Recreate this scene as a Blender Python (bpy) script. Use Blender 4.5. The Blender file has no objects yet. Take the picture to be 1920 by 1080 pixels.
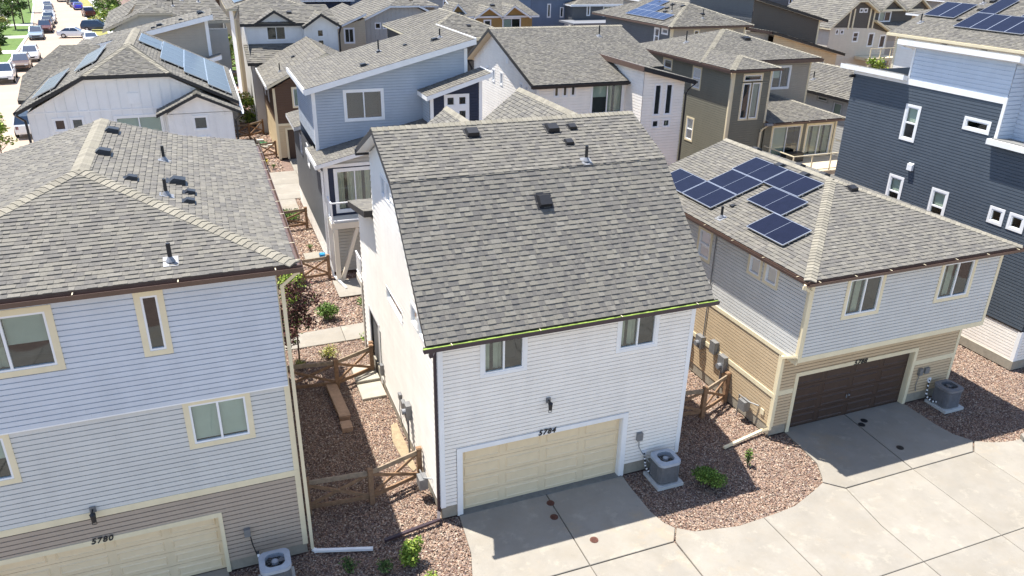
import bpy, math, random
import numpy as np
from mathutils import Vector, Matrix
random.seed(7)
rng = np.random.default_rng(7)
S = bpy.context.scene
COL = S.collection
R = math.radians

# ------------------------------------------------------------------ camera, sky, sun, exposure
cam_d = bpy.data.cameras.new('camera'); cam = bpy.data.objects.new('camera', cam_d); COL.objects.link(cam)
a_, b_, c_ = -0.37787204, 0.42412201, 0.01844299
ca, sa, cb, sb, cc, sc = math.cos(a_), math.sin(a_), math.cos(b_), math.sin(b_), math.cos(c_), math.sin(c_)
# yaw, pitch, roll found from the vanishing points of the photograph
fwd = Vector((-sa*cb, ca*cb, -sb)); rt = Vector((ca, sa, 0)); up = rt.cross(fwd)
r_ = rt*cc + up*sc; u_ = rt*(-sc) + up*cc
M4 = Matrix((r_, u_, -fwd)).transposed().to_4x4(); M4.translation = Vector((0, 0, 14.617))
cam.matrix_world = M4
cam_d.sensor_width = 36; cam_d.lens = 36*1441.866/1920; cam_d.clip_end = 2500; cam_d.clip_start = .1
S.camera = cam
SUN = Vector((-.231, .254, 1)).normalized()
W = bpy.data.worlds.new('World'); S.world = W; W.use_nodes = True
nt = W.node_tree; bg = nt.nodes['Background']
sk = nt.nodes.new('ShaderNodeTexSky'); sk.sky_type = 'NISHITA'; sk.sun_disc = False
sk.sun_elevation = math.asin(SUN.z); sk.sun_rotation = math.atan2(SUN.x, SUN.y)
sk.altitude = 1900; sk.air_density = 1.0; sk.dust_density = 2.5; sk.ozone_density = .35
hs_ = nt.nodes.new('ShaderNodeHueSaturation'); hs_.inputs['Saturation'].default_value = .98; nt.links.new(sk.outputs[0], hs_.inputs['Color']); nt.links.new(hs_.outputs[0], bg.inputs[0]); bg.inputs[1].default_value = .14
sd = bpy.data.lights.new('sun', 'SUN'); sd.energy = 4.5; sd.angle = R(.5); sd.color = (1, .965, .90)
so = bpy.data.objects.new('sun', sd); COL.objects.link(so); so.rotation_euler = SUN.to_track_quat('Z', 'Y').to_euler(); so.location = (-20, 20, 80)
S.view_settings.view_transform = 'Standard'; S.view_settings.look = 'None'; S.view_settings.gamma = 1
S.view_settings.use_curve_mapping = False; S.view_settings.exposure = 1.1
S.render.engine = 'CYCLES'
S.cycles.max_bounces = 6; S.cycles.transparent_max_bounces = 6

# ------------------------------------------------------------------ materials
MATS = {}
def mat(name, col, rough=.7, noise=.12, scale=6., metal=0., attr=False, bump=0., bscale=60., spec=.4, streak=0., coat=0., spots=None, objvar=0.):
    if name in MATS: return MATS[name]
    m = bpy.data.materials.new(name); m.use_nodes = True; n = m.node_tree.nodes; l = m.node_tree.links
    p = n['Principled BSDF']; p.inputs['Roughness'].default_value = rough; p.inputs['Metallic'].default_value = metal
    p.inputs['Specular IOR Level'].default_value = spec
    p.inputs['Coat Weight'].default_value = coat
    tc = n.new('ShaderNodeTexCoord')
    if attr:
        at = n.new('ShaderNodeAttribute'); at.attribute_name = 'Col'; base = at.outputs['Color']
    else:
        rgb = n.new('ShaderNodeRGB'); rgb.outputs[0].default_value = (*col, 1); base = rgb.outputs[0]
    if noise:
        nz = n.new('ShaderNodeTexNoise'); nz.inputs['Scale'].default_value = scale; nz.inputs['Detail'].default_value = 6; nz.inputs['Roughness'].default_value = .65
        l.new(tc.outputs['Object'], nz.inputs['Vector'])
        mr = n.new('ShaderNodeMapRange'); mr.inputs[1].default_value = .3; mr.inputs[2].default_value = .7; mr.inputs[3].default_value = 1-noise; mr.inputs[4].default_value = 1+noise
        l.new(nz.outputs[0], mr.inputs[0])
        mx = n.new('ShaderNodeMix'); mx.data_type = 'RGBA'; mx.blend_type = 'MULTIPLY'; mx.inputs[0].default_value = 1
        l.new(base, mx.inputs[6]); l.new(mr.outputs[0], mx.inputs[7]); base = mx.outputs[2]
    if streak:
        mp = n.new('ShaderNodeMapping'); mp.inputs['Scale'].default_value = (1.3, 1.3, .12); l.new(tc.outputs['Object'], mp.inputs[0])
        nz = n.new('ShaderNodeTexNoise'); nz.inputs['Scale'].default_value = 1.6; nz.inputs['Detail'].default_value = 7; l.new(mp.outputs[0], nz.inputs['Vector'])
        mr = n.new('ShaderNodeMapRange'); mr.inputs[1].default_value = .35; mr.inputs[2].default_value = .7; mr.inputs[3].default_value = 1; mr.inputs[4].default_value = 1-streak
        l.new(nz.outputs[0], mr.inputs[0])
        mx = n.new('ShaderNodeMix'); mx.data_type = 'RGBA'; mx.blend_type = 'MULTIPLY'; mx.inputs[0].default_value = 1
        l.new(base, mx.inputs[6]); l.new(mr.outputs[0], mx.inputs[7]); base = mx.outputs[2]
    if spots:   # (colour, scale, low, high, strength): irregular stains of their own shape
        for (sc_, scl, lo, hi, st) in spots:
            nz = n.new('ShaderNodeTexNoise'); nz.inputs['Scale'].default_value = scl; nz.inputs['Detail'].default_value = 8; nz.inputs['Roughness'].default_value = .7
            l.new(tc.outputs['Object'], nz.inputs['Vector'])
            mr = n.new('ShaderNodeMapRange'); mr.inputs[1].default_value = lo; mr.inputs[2].default_value = hi; mr.inputs[3].default_value = 0; mr.inputs[4].default_value = st
            l.new(nz.outputs[0], mr.inputs[0])
            mx = n.new('ShaderNodeMix'); mx.data_type = 'RGBA'
            l.new(mr.outputs[0], mx.inputs[0]); l.new(base, mx.inputs[6]); mx.inputs[7].default_value = (*sc_, 1); base = mx.outputs[2]
    if objvar:
        oi = n.new('ShaderNodeObjectInfo'); mr = n.new('ShaderNodeMapRange'); mr.inputs[3].default_value = 1-objvar; mr.inputs[4].default_value = 1+objvar; l.new(oi.outputs['Random'], mr.inputs[0])
        mx = n.new('ShaderNodeMix'); mx.data_type = 'RGBA'; mx.blend_type = 'MULTIPLY'; mx.inputs[0].default_value = 1
        l.new(base, mx.inputs[6]); l.new(mr.outputs[0], mx.inputs[7]); base = mx.outputs[2]
    l.new(base, p.inputs['Base Color'])
    if bump:
        nb = n.new('ShaderNodeTexNoise'); nb.inputs['Scale'].default_value = bscale; nb.inputs['Detail'].default_value = 4; l.new(tc.outputs['Object'], nb.inputs['Vector'])
        bp = n.new('ShaderNodeBump'); bp.inputs['Strength'].default_value = bump; bp.inputs['Distance'].default_value = .02
        l.new(nb.outputs[0], bp.inputs['Height']); l.new(bp.outputs[0], p.inputs['Normal'])
    MATS[name] = m; return m
def siding_mat(name, col): return mat(name, col, .55, .05, 1.3, bump=.1, bscale=18, spec=.3, streak=.05, objvar=.022)
def glass_mat(name, tint=(.45, .52, .47), refl=.1):
    if name in MATS: return MATS[name]
    m = bpy.data.materials.new(name); m.use_nodes = True; n = m.node_tree.nodes; l = m.node_tree.links
    n.remove(n['Principled BSDF']); out = n['Material Output']
    tr = n.new('ShaderNodeBsdfTransparent'); tr.inputs[0].default_value = (*tint, 1)
    gl = n.new('ShaderNodeBsdfGlossy'); gl.inputs[0].default_value = (.9, .95, 1, 1); gl.inputs[1].default_value = .03
    lw = n.new('ShaderNodeLayerWeight'); lw.inputs[0].default_value = .22
    tcg = n.new('ShaderNodeTexCoord'); nzg = n.new('ShaderNodeTexNoise'); nzg.inputs['Scale'].default_value = 1.1; nzg.inputs['Detail'].default_value = 1; l.new(tcg.outputs['Object'], nzg.inputs['Vector']); bpg = n.new('ShaderNodeBump'); bpg.inputs['Strength'].default_value = .35; bpg.inputs['Distance'].default_value = .03; l.new(nzg.outputs[0], bpg.inputs['Height']); l.new(bpg.outputs[0], gl.inputs['Normal'])
    mr = n.new('ShaderNodeMapRange'); mr.inputs[3].default_value = refl; mr.inputs[4].default_value = .75
    l.new(lw.outputs['Fresnel'], mr.inputs[0])
    mx = n.new('ShaderNodeMixShader'); l.new(mr.outputs[0], mx.inputs[0]); l.new(tr.outputs[0], mx.inputs[1]); l.new(gl.outputs[0], mx.inputs[2]); l.new(mx.outputs[0], out.inputs[0])
    MATS[name] = m; return m
SH = mat('shingle_granules', (.3, .3, .3), .95, .22, 45, attr=True, bump=.35, bscale=160, spec=.15)
CREAM = mat('cream_trim', (.76, .66, .45), .5, .05, 2, streak=.06)
WHITE = mat('white_trim', (.82, .81, .79), .45, .04, 2, streak=.05)
VINYL = mat('white_vinyl', (.8, .8, .8), .35, .02, 2)
BROWN = mat('brown_gutter_paint', (.115, .072, .055), .4, .1, 5)
BLACK = mat('black_fascia_paint', (.022, .021, .022), .4, .1, 5)
PLUM = mat('dark_plum_gutter_paint', (.045, .03, .038), .35, .1, 5)
LIME = mat('lime_gutter_strip', (.20, .28, .05), .7, .6, 2.5)
GLASS = glass_mat('window_glass', (.82, .88, .82), .10)
ROOM = mat('room_darkness', (.035, .04, .036), .9, .3, 2)
CURT = mat('curtain_cloth', (.42, .43, .36), .9, .15, 3)
BLIND = mat('blind_slats', (.62, .66, .58), .8, .05, 3)
CONC = mat('concrete_paving', (.275, .25, .212), .85, .12, 1.1, bump=.25, bscale=50, spec=.2, objvar=.06,
           spots=[((.25, .22, .175), .7, .45, .70, .7), ((.38, .28, .165), .33, .58, .70, .4), ((.40, .36, .29), 1.7, .55, .68, .5), ((.13, .12, .105), 5, .64, .74, .55), ((.15, .14, .125), 1.3, .66, .76, .45), ((.26, .22, .17), 2.2, .55, .7, .5)])
FOUND = mat('concrete_foundation', (.30, .27, .215), .9, .15, 4, bump=.3, bscale=40)
WOOD = mat('weathered_cedar', (.25, .15, .085), .8, .3, 9, bump=.3, bscale=30)
WOOD2 = mat('grey_cedar', (.28, .215, .15), .8, .3, 9, bump=.3, bscale=30)
METAL = mat('grey_metal_box', (.22, .22, .22), .45, .12, 8, metal=.3)
DARKM = mat('black_vent_plastic', (.018, .018, .02), .45, .15, 10)
ZINC = mat('galvanised_flashing', (.24, .245, .26), .5, .15, 10, metal=.3)
RUST = mat('rusty_iron_cover', (.10, .038, .025), .7, .3, 20)
SOLAR = mat('solar_cells', (.008, .009, .022), .22, .15, 3, spec=.22); SOLARM = mat('blue_solar_cells', (.012, .02, .06), .16, .1, 3, spec=.6)
SOLARL = mat('sky_lit_solar_cells', (.012, .016, .03), .28, .1, 3, spec=.5)
SILVER = mat('silver_panel_frame', (.55, .57, .6), .3, .05, 4, metal=.8)
LEAF = mat('leaf', (.08, .12, .03), .6, .15, 6, attr=True, spec=.3)
BARK = mat('bark', (.12, .085, .06), .9, .3, 20)

# ------------------------------------------------------------------ mesh building
class MB:
    def __init__(s): s.v = []; s.f = []; s.m = []; s.c = []
    def poly(s, pts, mi=0, col=None):
        k = len(s.v); s.v.extend([tuple(p) for p in pts]); s.f.append(tuple(range(k, k+len(pts)))); s.m.append(mi); s.c.append(col)
    def box(s, x0, x1, y0, y1, z0, z1, mi=0, col=None):
        k = len(s.v)
        s.v += [(x0, y0, z0), (x1, y0, z0), (x1, y1, z0), (x0, y1, z0), (x0, y0, z1), (x1, y0, z1), (x1, y1, z1), (x0, y1, z1)]
        for q in ((0, 3, 2, 1), (4, 5, 6, 7), (0, 1, 5, 4), (1, 2, 6, 5), (2, 3, 7, 6), (3, 0, 4, 7)):
            s.f.append(tuple(k+i for i in q)); s.m.append(mi); s.c.append(col)
    def prism(s, pts, d, mi=0, ms=None, mb=None, col=None):
        d = Vector(d); n = len(pts); k = len(s.v); s.v += [tuple(p) for p in pts]+[tuple(Vector(p)+d) for p in pts]
        s.f.append(tuple(range(k, k+n))); s.m.append(mi); s.c.append(col)
        s.f.append(tuple(range(k+2*n-1, k+n-1, -1))); s.m.append(mi if mb is None else mb); s.c.append(col)
        for i in range(n):
            j = (i+1) % n; s.f.append((k+i, k+n+i, k+n+j, k+j)); s.m.append(mi if ms is None else ms); s.c.append(col)
    def bar(s, p, q, w, h, mi=0, col=None, upv=(0, 0, 1)):
        p = Vector(p); q = Vector(q); d = (q-p).normalized(); u = Vector(upv)
        if abs(d.dot(u)) > .98: u = Vector((0, 1, 0))
        x = d.cross(u).normalized(); y = x.cross(d).normalized()
        c = [p+x*w/2*i+y*h/2*j for i, j in ((-1, -1), (1, -1), (1, 1), (-1, 1))]
        s.prism(c, q-p, mi, col=col)
    def tube(s, pts, r, n=8, mi=0, col=None, cap=True):
        pts = [Vector(p) for p in pts]; rings = []
        for i, p in enumerate(pts):
            rr = r[i] if isinstance(r, (list, tuple)) else r
            d = ((pts[min(i+1, len(pts)-1)]-pts[max(i-1, 0)])).normalized()
            u = Vector((0, 0, 1)) if abs(d.z) < .9 else Vector((0, 1, 0))
            x = d.cross(u).normalized(); y = x.cross(d).normalized()
            k = len(s.v); rings.append(k)
            for j in range(n):
                t = 2*math.pi*j/n; s.v.append(tuple(p+x*rr*math.cos(t)+y*rr*math.sin(t)))
        for i in range(len(rings)-1):
            for j in range(n):
                j2 = (j+1) % n; s.f.append((rings[i]+j, rings[i]+j2, rings[i+1]+j2, rings[i+1]+j)); s.m.append(mi); s.c.append(col)
        if cap:
            s.f.append(tuple(rings[0]+j for j in range(n))); s.m.append(mi); s.c.append(col)
            s.f.append(tuple(rings[-1]+n-1-j for j in range(n))); s.m.append(mi); s.c.append(col)
    def mesh(s, name, mats, org=(0, 0, 0), smooth=False):
        me = bpy.data.meshes.new(name)
        v = np.array(s.v, dtype=np.float64).reshape(-1, 3)-np.array(org)
        me.from_pydata([tuple(x) for x in v], [], s.f)
        if not isinstance(mats, (list, tuple)): mats = [mats]
        for m in mats: me.materials.append(m)
        me.polygons.foreach_set('material_index', s.m)
        if any(c is not None for c in s.c):
            ca = me.color_attributes.new('Col', 'FLOAT_COLOR', 'CORNER')
            cnt = np.array([len(f) for f in s.f]); cc = np.array([(*(c or (.3, .3, .3)), 1.) for c in s.c], dtype=np.float32)
            ca.data.foreach_set('color', np.repeat(cc, cnt, axis=0).ravel())
        if smooth: me.polygons.foreach_set('use_smooth', [True]*len(s.f))
        me.update(); return me
def link(name, me, parent=None, loc=(0, 0, 0), label=None, kind=None):
    o = bpy.data.objects.new(name, me); COL.objects.link(o); o.location = loc
    if parent is not None: o.parent = parent
    if label: o['label'] = label
    if kind: o['kind'] = kind
    return o
def tag(o, label, cat, group=None):
    o['label'] = label; o['category'] = cat
    if group: o['group'] = group
class Thing:
    """an Empty at the base; parts are built in world coordinates and stored relative to it"""
    def __init__(s, name, loc, label, cat, group=None):
        s.e = bpy.data.objects.new(name, None); COL.objects.link(s.e); s.e.location = loc; s.e.empty_display_size = .5
        s.o = Vector(loc); tag(s.e, label, cat, group)
    def part(s, name, mb, mats, parent=None, label=None, kind=None, smooth=False):
        if not mb.f: return None
        if name in ('foundation', 'gutter_strap', 'disconnect_box') and len(mb.v) > 8:   # each block or strap its own part
            for k in range(0, len(mb.v), 8):
                b = MB(); b.v = mb.v[k:k+8]; fs = [f for f in mb.f if k <= f[0] < k+8]; b.f = [tuple(i-k for i in f) for f in fs]; b.m = [0]*len(fs); b.c = [None]*len(fs)
                o = link(name, b.mesh(name, mats, s.o), parent or s.e)
            return o
        return link(name, mb.mesh(name, mats, s.o, smooth), parent or s.e, (0, 0, 0), label, kind)
    def shared(s, name, me, pos, parent=None, rot=None):
        o = bpy.data.objects.new(name, me); COL.objects.link(o); o.parent = parent or s.e
        m = (rot or Matrix.Identity(3)).to_4x4(); m.translation = Vector(pos)-s.o; o.matrix_local = m; return o
def alone(name, mb, mats, label, cat, group=None, loc=None, smooth=False):
    if loc is None:
        v = np.array(mb.v); loc = (float(v[:, 0].mean()), float(v[:, 1].mean()), float(v[:, 2].min()))
    o = link(name, mb.mesh(name, mats, loc, smooth), None, loc); tag(o, label, cat, group); return o

def clip(poly, ax, val, keep_less):
    out = []; n = len(poly)
    for i in range(n):
        p, q = poly[i], poly[(i+1) % n]
        dp = p[ax]-val; dq = q[ax]-val
        if not keep_less: dp, dq = -dp, -dq
        if dp <= 1e-9: out.append(p)
        if (dp < -1e-9 and dq > 1e-9) or (dp > 1e-9 and dq < -1e-9):
            t = dp/(dp-dq); out.append((p[0]+(q[0]-p[0])*t, p[1]+(q[1]-p[1])*t))
    return out if len(out) >= 3 else []
def slab(p, ax, lo, hi):
    p = clip(p, ax, lo, False)
    return clip(p, ax, hi, True) if p else []
def clip_convex(poly, cv):
    n = len(cv); area = sum(cv[i][0]*cv[(i+1) % n][1]-cv[(i+1) % n][0]*cv[i][1] for i in range(n))
    if area < 0: cv = cv[::-1]
    for i in range(n):
        a, b = cv[i], cv[(i+1) % n]; ex, ey = b[0]-a[0], b[1]-a[1]; out = []; m = len(poly)
        for k in range(m):
            p, q = poly[k], poly[(k+1) % m]
            dp = ex*(p[1]-a[1])-ey*(p[0]-a[0]); dq = ex*(q[1]-a[1])-ey*(q[0]-a[0])
            if dp >= -1e-9: out.append(p)
            if dp*dq < -1e-14:
                t = dp/(dp-dq); out.append((p[0]+(q[0]-p[0])*t, p[1]+(q[1]-p[1])*t))
        poly = out
        if len(poly) < 3: return []
    return poly
def cut_holes(poly, holes):
    ps = [poly]
    for (a0, a1, z0, z1) in holes:
        new = []
        for p in ps:
            zs = [q[1] for q in p]; xs = [q[0] for q in p]
            if max(zs) <= z0 or min(zs) >= z1 or max(xs) <= a0 or min(xs) >= a1: new.append(p); continue
            new.append(clip(p, 0, a0, True)); new.append(clip(p, 0, a1, False))
            mid = slab(p, 0, a0, a1)
            if mid:
                new.append(clip(mid, 1, z0, True)); new.append(clip(mid, 1, z1, False))
        ps = [p for p in new if p and len(p) >= 3]
    return ps
SIDES = {'F': (Vector((1, 0, 0)), Vector((0, -1, 0))), 'B': (Vector((1, 0, 0)), Vector((0, 1, 0))),
         'L': (Vector((0, 1, 0)), Vector((-1, 0, 0))), 'R': (Vector((0, 1, 0)), Vector((1, 0, 0)))}
def P(side, c, a, z, off=0.):
    u, n = SIDES[side]
    o = Vector((0, c, 0)) if side in 'FB' else Vector((c, 0, 0))
    return o+u*a+n*off+Vector((0, 0, z))
def wall(T, side, c, poly, m, e=.118, holes=(), mode='lap', t=.017, name='siding', off=0., plainlap=False):
    """poly in (along, z), convex. 'board': every lap board is an object; 'lap': all in one mesh; 'batten': board and batten; 'flat'"""
    zs = [p[1] for p in poly]; z0, z1 = min(zs), max(zs); mb = MB(); T_, g_ = (t, .012) if side in 'FB' else (t*.6, .012)
    if mode in ('board', 'lap'):
        k = 0
        while z0+k*e < z1-1e-6:
            a = z0+k*e; b = min(a+e, z1+1e-6); k += 1
            band = slab(poly, 1, a, b)
            if not band: continue
            pcs = cut_holes(band, holes)
            if mode == 'board' and side == 'F':   # butt joints every few metres
                out = []
                for p in pcs:
                    x0_, x1_ = min(q[0] for q in p), max(q[0] for q in p); x = x0_+random.uniform(1.2, 3.8)
                    while x < x1_-.6:
                        lft, p = clip(p, 0, x-.0005, True), clip(p, 0, x+.0005, False); out.append(lft); x += 3.8
                    out.append(p)
                pcs = [p for p in out if p]
            for p in pcs:
                if mode == 'board': mb = MB()
                zk = min(a+.79*e, b) if not plainlap else b+1; lo, hi_ = clip(p, 1, zk, True), clip(p, 1, zk, False)
                if lo: mb.poly([P(side, c, q[0], q[1], off+.003+T_*(1-(1 if plainlap else .25)*(q[1]-a)/e)) for q in lo])
                if hi_: mb.poly([P(side, c, q[0], q[1], off-g_) for q in hi_])
                for (q, r) in zip(lo, lo[1:]+lo[:1]):
                    if abs(q[1]-zk) < 1e-6 and abs(r[1]-zk) < 1e-6:
                        t2 = off+.003+T_*(1-.25*(zk-a)/e); mb.poly([P(side, c, q[0], zk, off-g_), P(side, c, r[0], zk, off-g_), P(side, c, r[0], zk, t2), P(side, c, q[0], zk, t2)])
                n = len(p)
                for i in range(n):
                    q, r = p[i], p[(i+1) % n]
                    if abs(q[1]-a) < 1e-6 and abs(r[1]-a) < 1e-6:
                        mb.poly([P(side, c, q[0], a, off-g_+.002), P(side, c, r[0], a, off-g_+.002), P(side, c, r[0], a, off+T_+.003), P(side, c, q[0], a, off+T_+.003)])
                if mode == 'board': T.part('siding_board', mb, m)
        if mode == 'lap': T.part(name, mb, m)
    else:
        for p in cut_holes(poly, holes): mb.poly([P(side, c, q[0], q[1], off+.004) for q in p])
        T.part(name, mb, m)
        if mode == 'batten':
            mb = MB(); a = min(p[0] for p in poly)+.2; a1 = max(p[0] for p in poly)
            while a < a1:
                s = slab(poly, 0, a, a+.05)
                if s:
                    for p in cut_holes(s, holes):
                        if len(p) >= 3: mb.prism([P(side, c, q[0], q[1], off+.005) for q in p], SIDES[side][1]*.02)
                a += .41
            T.part('batten', mb, m, kind='stuff')
def band(T, side, c, a0, a1, z0, z1, m, name='trim_board', off=.0, t=.035):
    mb = MB(); u, n = SIDES[side]
    mb.prism([P(side, c, a0, z0, off), P(side, c, a1, z0, off), P(side, c, a1, z1, off), P(side, c, a0, z1, off)], n*t); return T.part(name, mb, m)
def win(T, side, c, a0, a1, z0, z1, tr=.1, tm=None, style='slider', cur=('blind', 'none'), fm=None, off=0., simple=False, gm=None):
    """outer trim rectangle; returns the hole. Window = trim > frame, glass, curtain"""
    tm = tm or WHITE; fm = fm or VINYL; u, n = SIDES[side]
    i0, i1, j0, j1 = a0+tr, a1-tr, z0+tr, z1-tr
    def rect(mb, x0, x1, y0, y1, o0, o1, mi=0):
        mb.prism([P(side, c, x0, y0, o0), P(side, c, x1, y0, o0), P(side, c, x1, y1, o0), P(side, c, x0, y1, o0)], n*(o1-o0), mi)
    mb = MB()
    if tr > 0:
        for q in ((a0, i0, z0, z1), (i1, a1, z0, z1), (i0, i1, z0, j0), (i0, i1, j1, z1)): rect(mb, *q, off+.0, off+.034)
    # dark recess behind the glass
    B = MB()
    for q in ((i0, j0, i1, j0), (i1, j0, i1, j1), (i1, j1, i0, j1), (i0, j1, i0, j0)):
        B.poly([P(side, c, q[0], q[1], off+.01), P(side, c, q[2], q[3], off+.01), P(side, c, q[2], q[3], off-.55), P(side, c, q[0], q[1], off-.55)])
    B.poly([P(side, c, i0, j0, off-.55), P(side, c, i1, j0, off-.55), P(side, c, i1, j1, off-.55), P(side, c, i0, j1, off-.55)])
    w = T.part('window', mb, tm) if tr > 0 else None
    f = .045 if not simple else .05; F = MB()
    for q in ((i0, i0+f, j0, j1), (i1-f, i1, j0, j1), (i0+f, i1-f, j0, j0+f), (i0+f, i1-f, j1-f, j1)): rect(F, *q, off-.05, off+.022)
    g0, g1, h0, h1 = i0+f, i1-f, j0+f, j1-f; panes = []
    if style == 'slider':
        m_ = (i0+i1)/2; rect(F, m_-.025, m_+.025, h0, h1, off-.05, off+.018); panes = [(g0, m_-.025, h0, h1), (m_+.025, g1, h0, h1)]
    elif style == 'hung':
        m_ = (j0+j1)/2; rect(F, g0, g1, m_-.03, m_+.03, off-.05, off+.018); panes = [(g0, g1, h0, m_-.03), (g0, g1, m_+.03, h1)]
    else: panes = [(g0, g1, h0, h1)]
    if w is None: w = T.part('window', F, fm)
    else: T.part('window_frame', F, fm, w)
    T.part('dark_interior', B, ROOM, w)
    for k, (x0, x1, y0, y1) in enumerate(panes):
        G = MB(); G.poly([P(side, c, x0, y0, off-.02), P(side, c, x1, y0, off-.02), P(side, c, x1, y1, off-.02), P(side, c, x0, y1, off-.02)])
        T.part('glass_pane', G, gm or GLASS, w)
        kind = cur[k % len(cur)] if cur else 'none'; yb = y0
        if kind == 'none' and not simple and x1-x0 > .55 and random.random() < .45: kind = 'blind'; yb = y1-(y1-y0)*random.uniform(.25, .6)
        C = MB()
        if kind == 'blind':
            z = yb+.02
            while z < y1-.03:
                C.poly([P(side, c, x0, z, off-.07), P(side, c, x1, z, off-.07), P(side, c, x1, z+.044, off-.1), P(side, c, x0, z+.044, off-.1)]); z += .05
            T.part('blind', C, BLIND, w)
        elif kind == 'curtain':
            N = max(4, int((x1-x0)/.05)); pr = None
            for i in range(N+1):
                x = x0+(x1-x0)*i/N
                if not (.33 < (x-x0)/(x1-x0) < .72): pass
                o = off-.13+.03*math.sin(i*2.1)
                cur_ = (P(side, c, x, y0, o), P(side, c, x, y1, o))
                if pr and not (.4 < i/N < .62): C.poly([pr[0], cur_[0], cur_[1], pr[1]])
                pr = cur_
            T.part('curtain', C, CURT, w)
    return (i0, i1, j0, j1)

PAL = [tuple((.26*a+.255*b) for a, b in zip(c, (.338, .312, .272))) for c in ((.37, .345, .285), (.33, .31, .26), (.285, .27, .235), (.245, .232, .21), (.20, .192, .182), (.41, .385, .33), (.165, .16, .16), (.30, .275, .24))]
PALW = [.2, .2, .17, .13, .1, .08, .05, .07]
def vary(c, a=.06):
    k = 1+random.uniform(-a, a); return tuple(max(.005, x*k) for x in c)
TABCACHE = {}
def tab_mesh(w, e, h, ci, mt):
    key = (round(w, 2), round(e, 3), h, ci)
    if key not in TABCACHE:
        b = MB(); c = PAL[ci]
        b.poly([(0, 0, h), (w, 0, h), (w, e, .003), (0, e, .003)], 0, c)
        b.poly([(0, 0, 0), (w, 0, 0), (w, 0, h), (0, 0, h)], 0, c)
        b.poly([(0, 0, 0), (0, 0, h), (0, e, .003), (0, e, 0)], 0, c); b.poly([(w, 0, h), (w, 0, 0), (w, e, 0), (w, e, .003)], 0, c)
        TABCACHE[key] = b.mesh('shingle', mt)
    return TABCACHE[key]
def roof(T, pts, fascia=None, soffit=None, thick=.16, singles=0, sc=1., deck=True, dim=1.):
    fascia = fascia or WHITE; soffit = soffit or WHITE
    pts = [Vector(p) for p in pts]
    n = Vector((0, 0, 0))
    for i in range(len(pts)): n += pts[i].cross(pts[(i+1) % len(pts)])
    n.normalize()
    if n.z < 0: n = -n
    if abs(n.x) < 1e-3 and abs(n.y) < 1e-3: u = Vector((1, 0, 0))
    else: u = Vector((0, 0, 1)).cross(n).normalized()
    v = n.cross(u).normalized(); o = min(pts, key=lambda p: p.z)
    cen = sum(pts, Vector((0, 0, 0)))/len(pts); pts = [Vector((p.x, p.y, cen.z-(n.x*(p.x-cen.x)+n.y*(p.y-cen.y))/n.z)) for p in pts]; o = min(pts, key=lambda p: p.z)
    pl = [((p-o).dot(u), (p-o).dot(v)) for p in pts]
    if deck:
        D = MB(); D.prism([p-n*.004 for p in pts], (0, 0, -thick), 0, 0, 1); T.part('roof_deck', D, [fascia, soffit])
    e = .143*sc; b1 = max(q[1] for q in pl); mb = MB(); left = singles; k = 0
    rot = Matrix((u, v, n)).transposed()
    while k*e < b1-.01:
        a = k*e; k += 1
        bd = slab(pl, 1, a, min(a+e, b1))
        if not bd: continue
        x0, x1 = min(q[0] for q in bd), max(q[0] for q in bd)
        x = x0-random.random()*.2; hi = random.random() < .5
        while x < x1:
            w = random.choice([.09, .11, .13, .16, .19, .22, .27])*sc
            h = (.028 if hi else .016)*(1 if sc == 1 else 1.6)
            ci = random.choices(range(8), PALW)[0]
            if not hi and random.random() < .3: ci = random.choice([3, 4, 4, 6])
            hi = not hi if random.random() < .85 else hi
            q = [(x, a), (x+w, a), (x+w, a+e), (x, a+e)]
            ins = min(x1, x+w) > x0
            r = clip_convex(q, pl)
            if r:
                full = len(r) == 4 and abs(min(p[0] for p in r)-x) < 1e-6 and abs(max(p[0] for p in r)-x-w) < 1e-6 and abs(max(p[1] for p in r)-a-e) < 1e-6
                if full and left > 0:
                    T.shared('shingle', tab_mesh(w, e, h, ci, SH), o+u*x+v*a, rot=rot); left -= 1
                else:
                    c = vary(PAL[ci])
                    HH = lambda b: .003+(h-.003)*(1-(b-a)/e)
                    mb.poly([o+u*p[0]+v*p[1]+n*HH(p[1]) for p in r], 0, c)
                    m_ = len(r)
                    for i in range(m_):
                        p, s_ = r[i], r[(i+1) % m_]
                        if abs(p[1]-s_[1]) > 1e-6 and sc > 1: continue
                        if abs(p[1]-a-e) < 1e-6 and abs(s_[1]-a-e) < 1e-6: continue
                        mb.poly([o+u*p[0]+v*p[1], o+u*s_[0]+v*s_[1], o+u*s_[0]+v*s_[1]+n*HH(s_[1]), o+u*p[0]+v*p[1]+n*HH(p[1])], 0, c)
            x += w
    T.part('shingles', mb, SH, kind='stuff')
    return n
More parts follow.
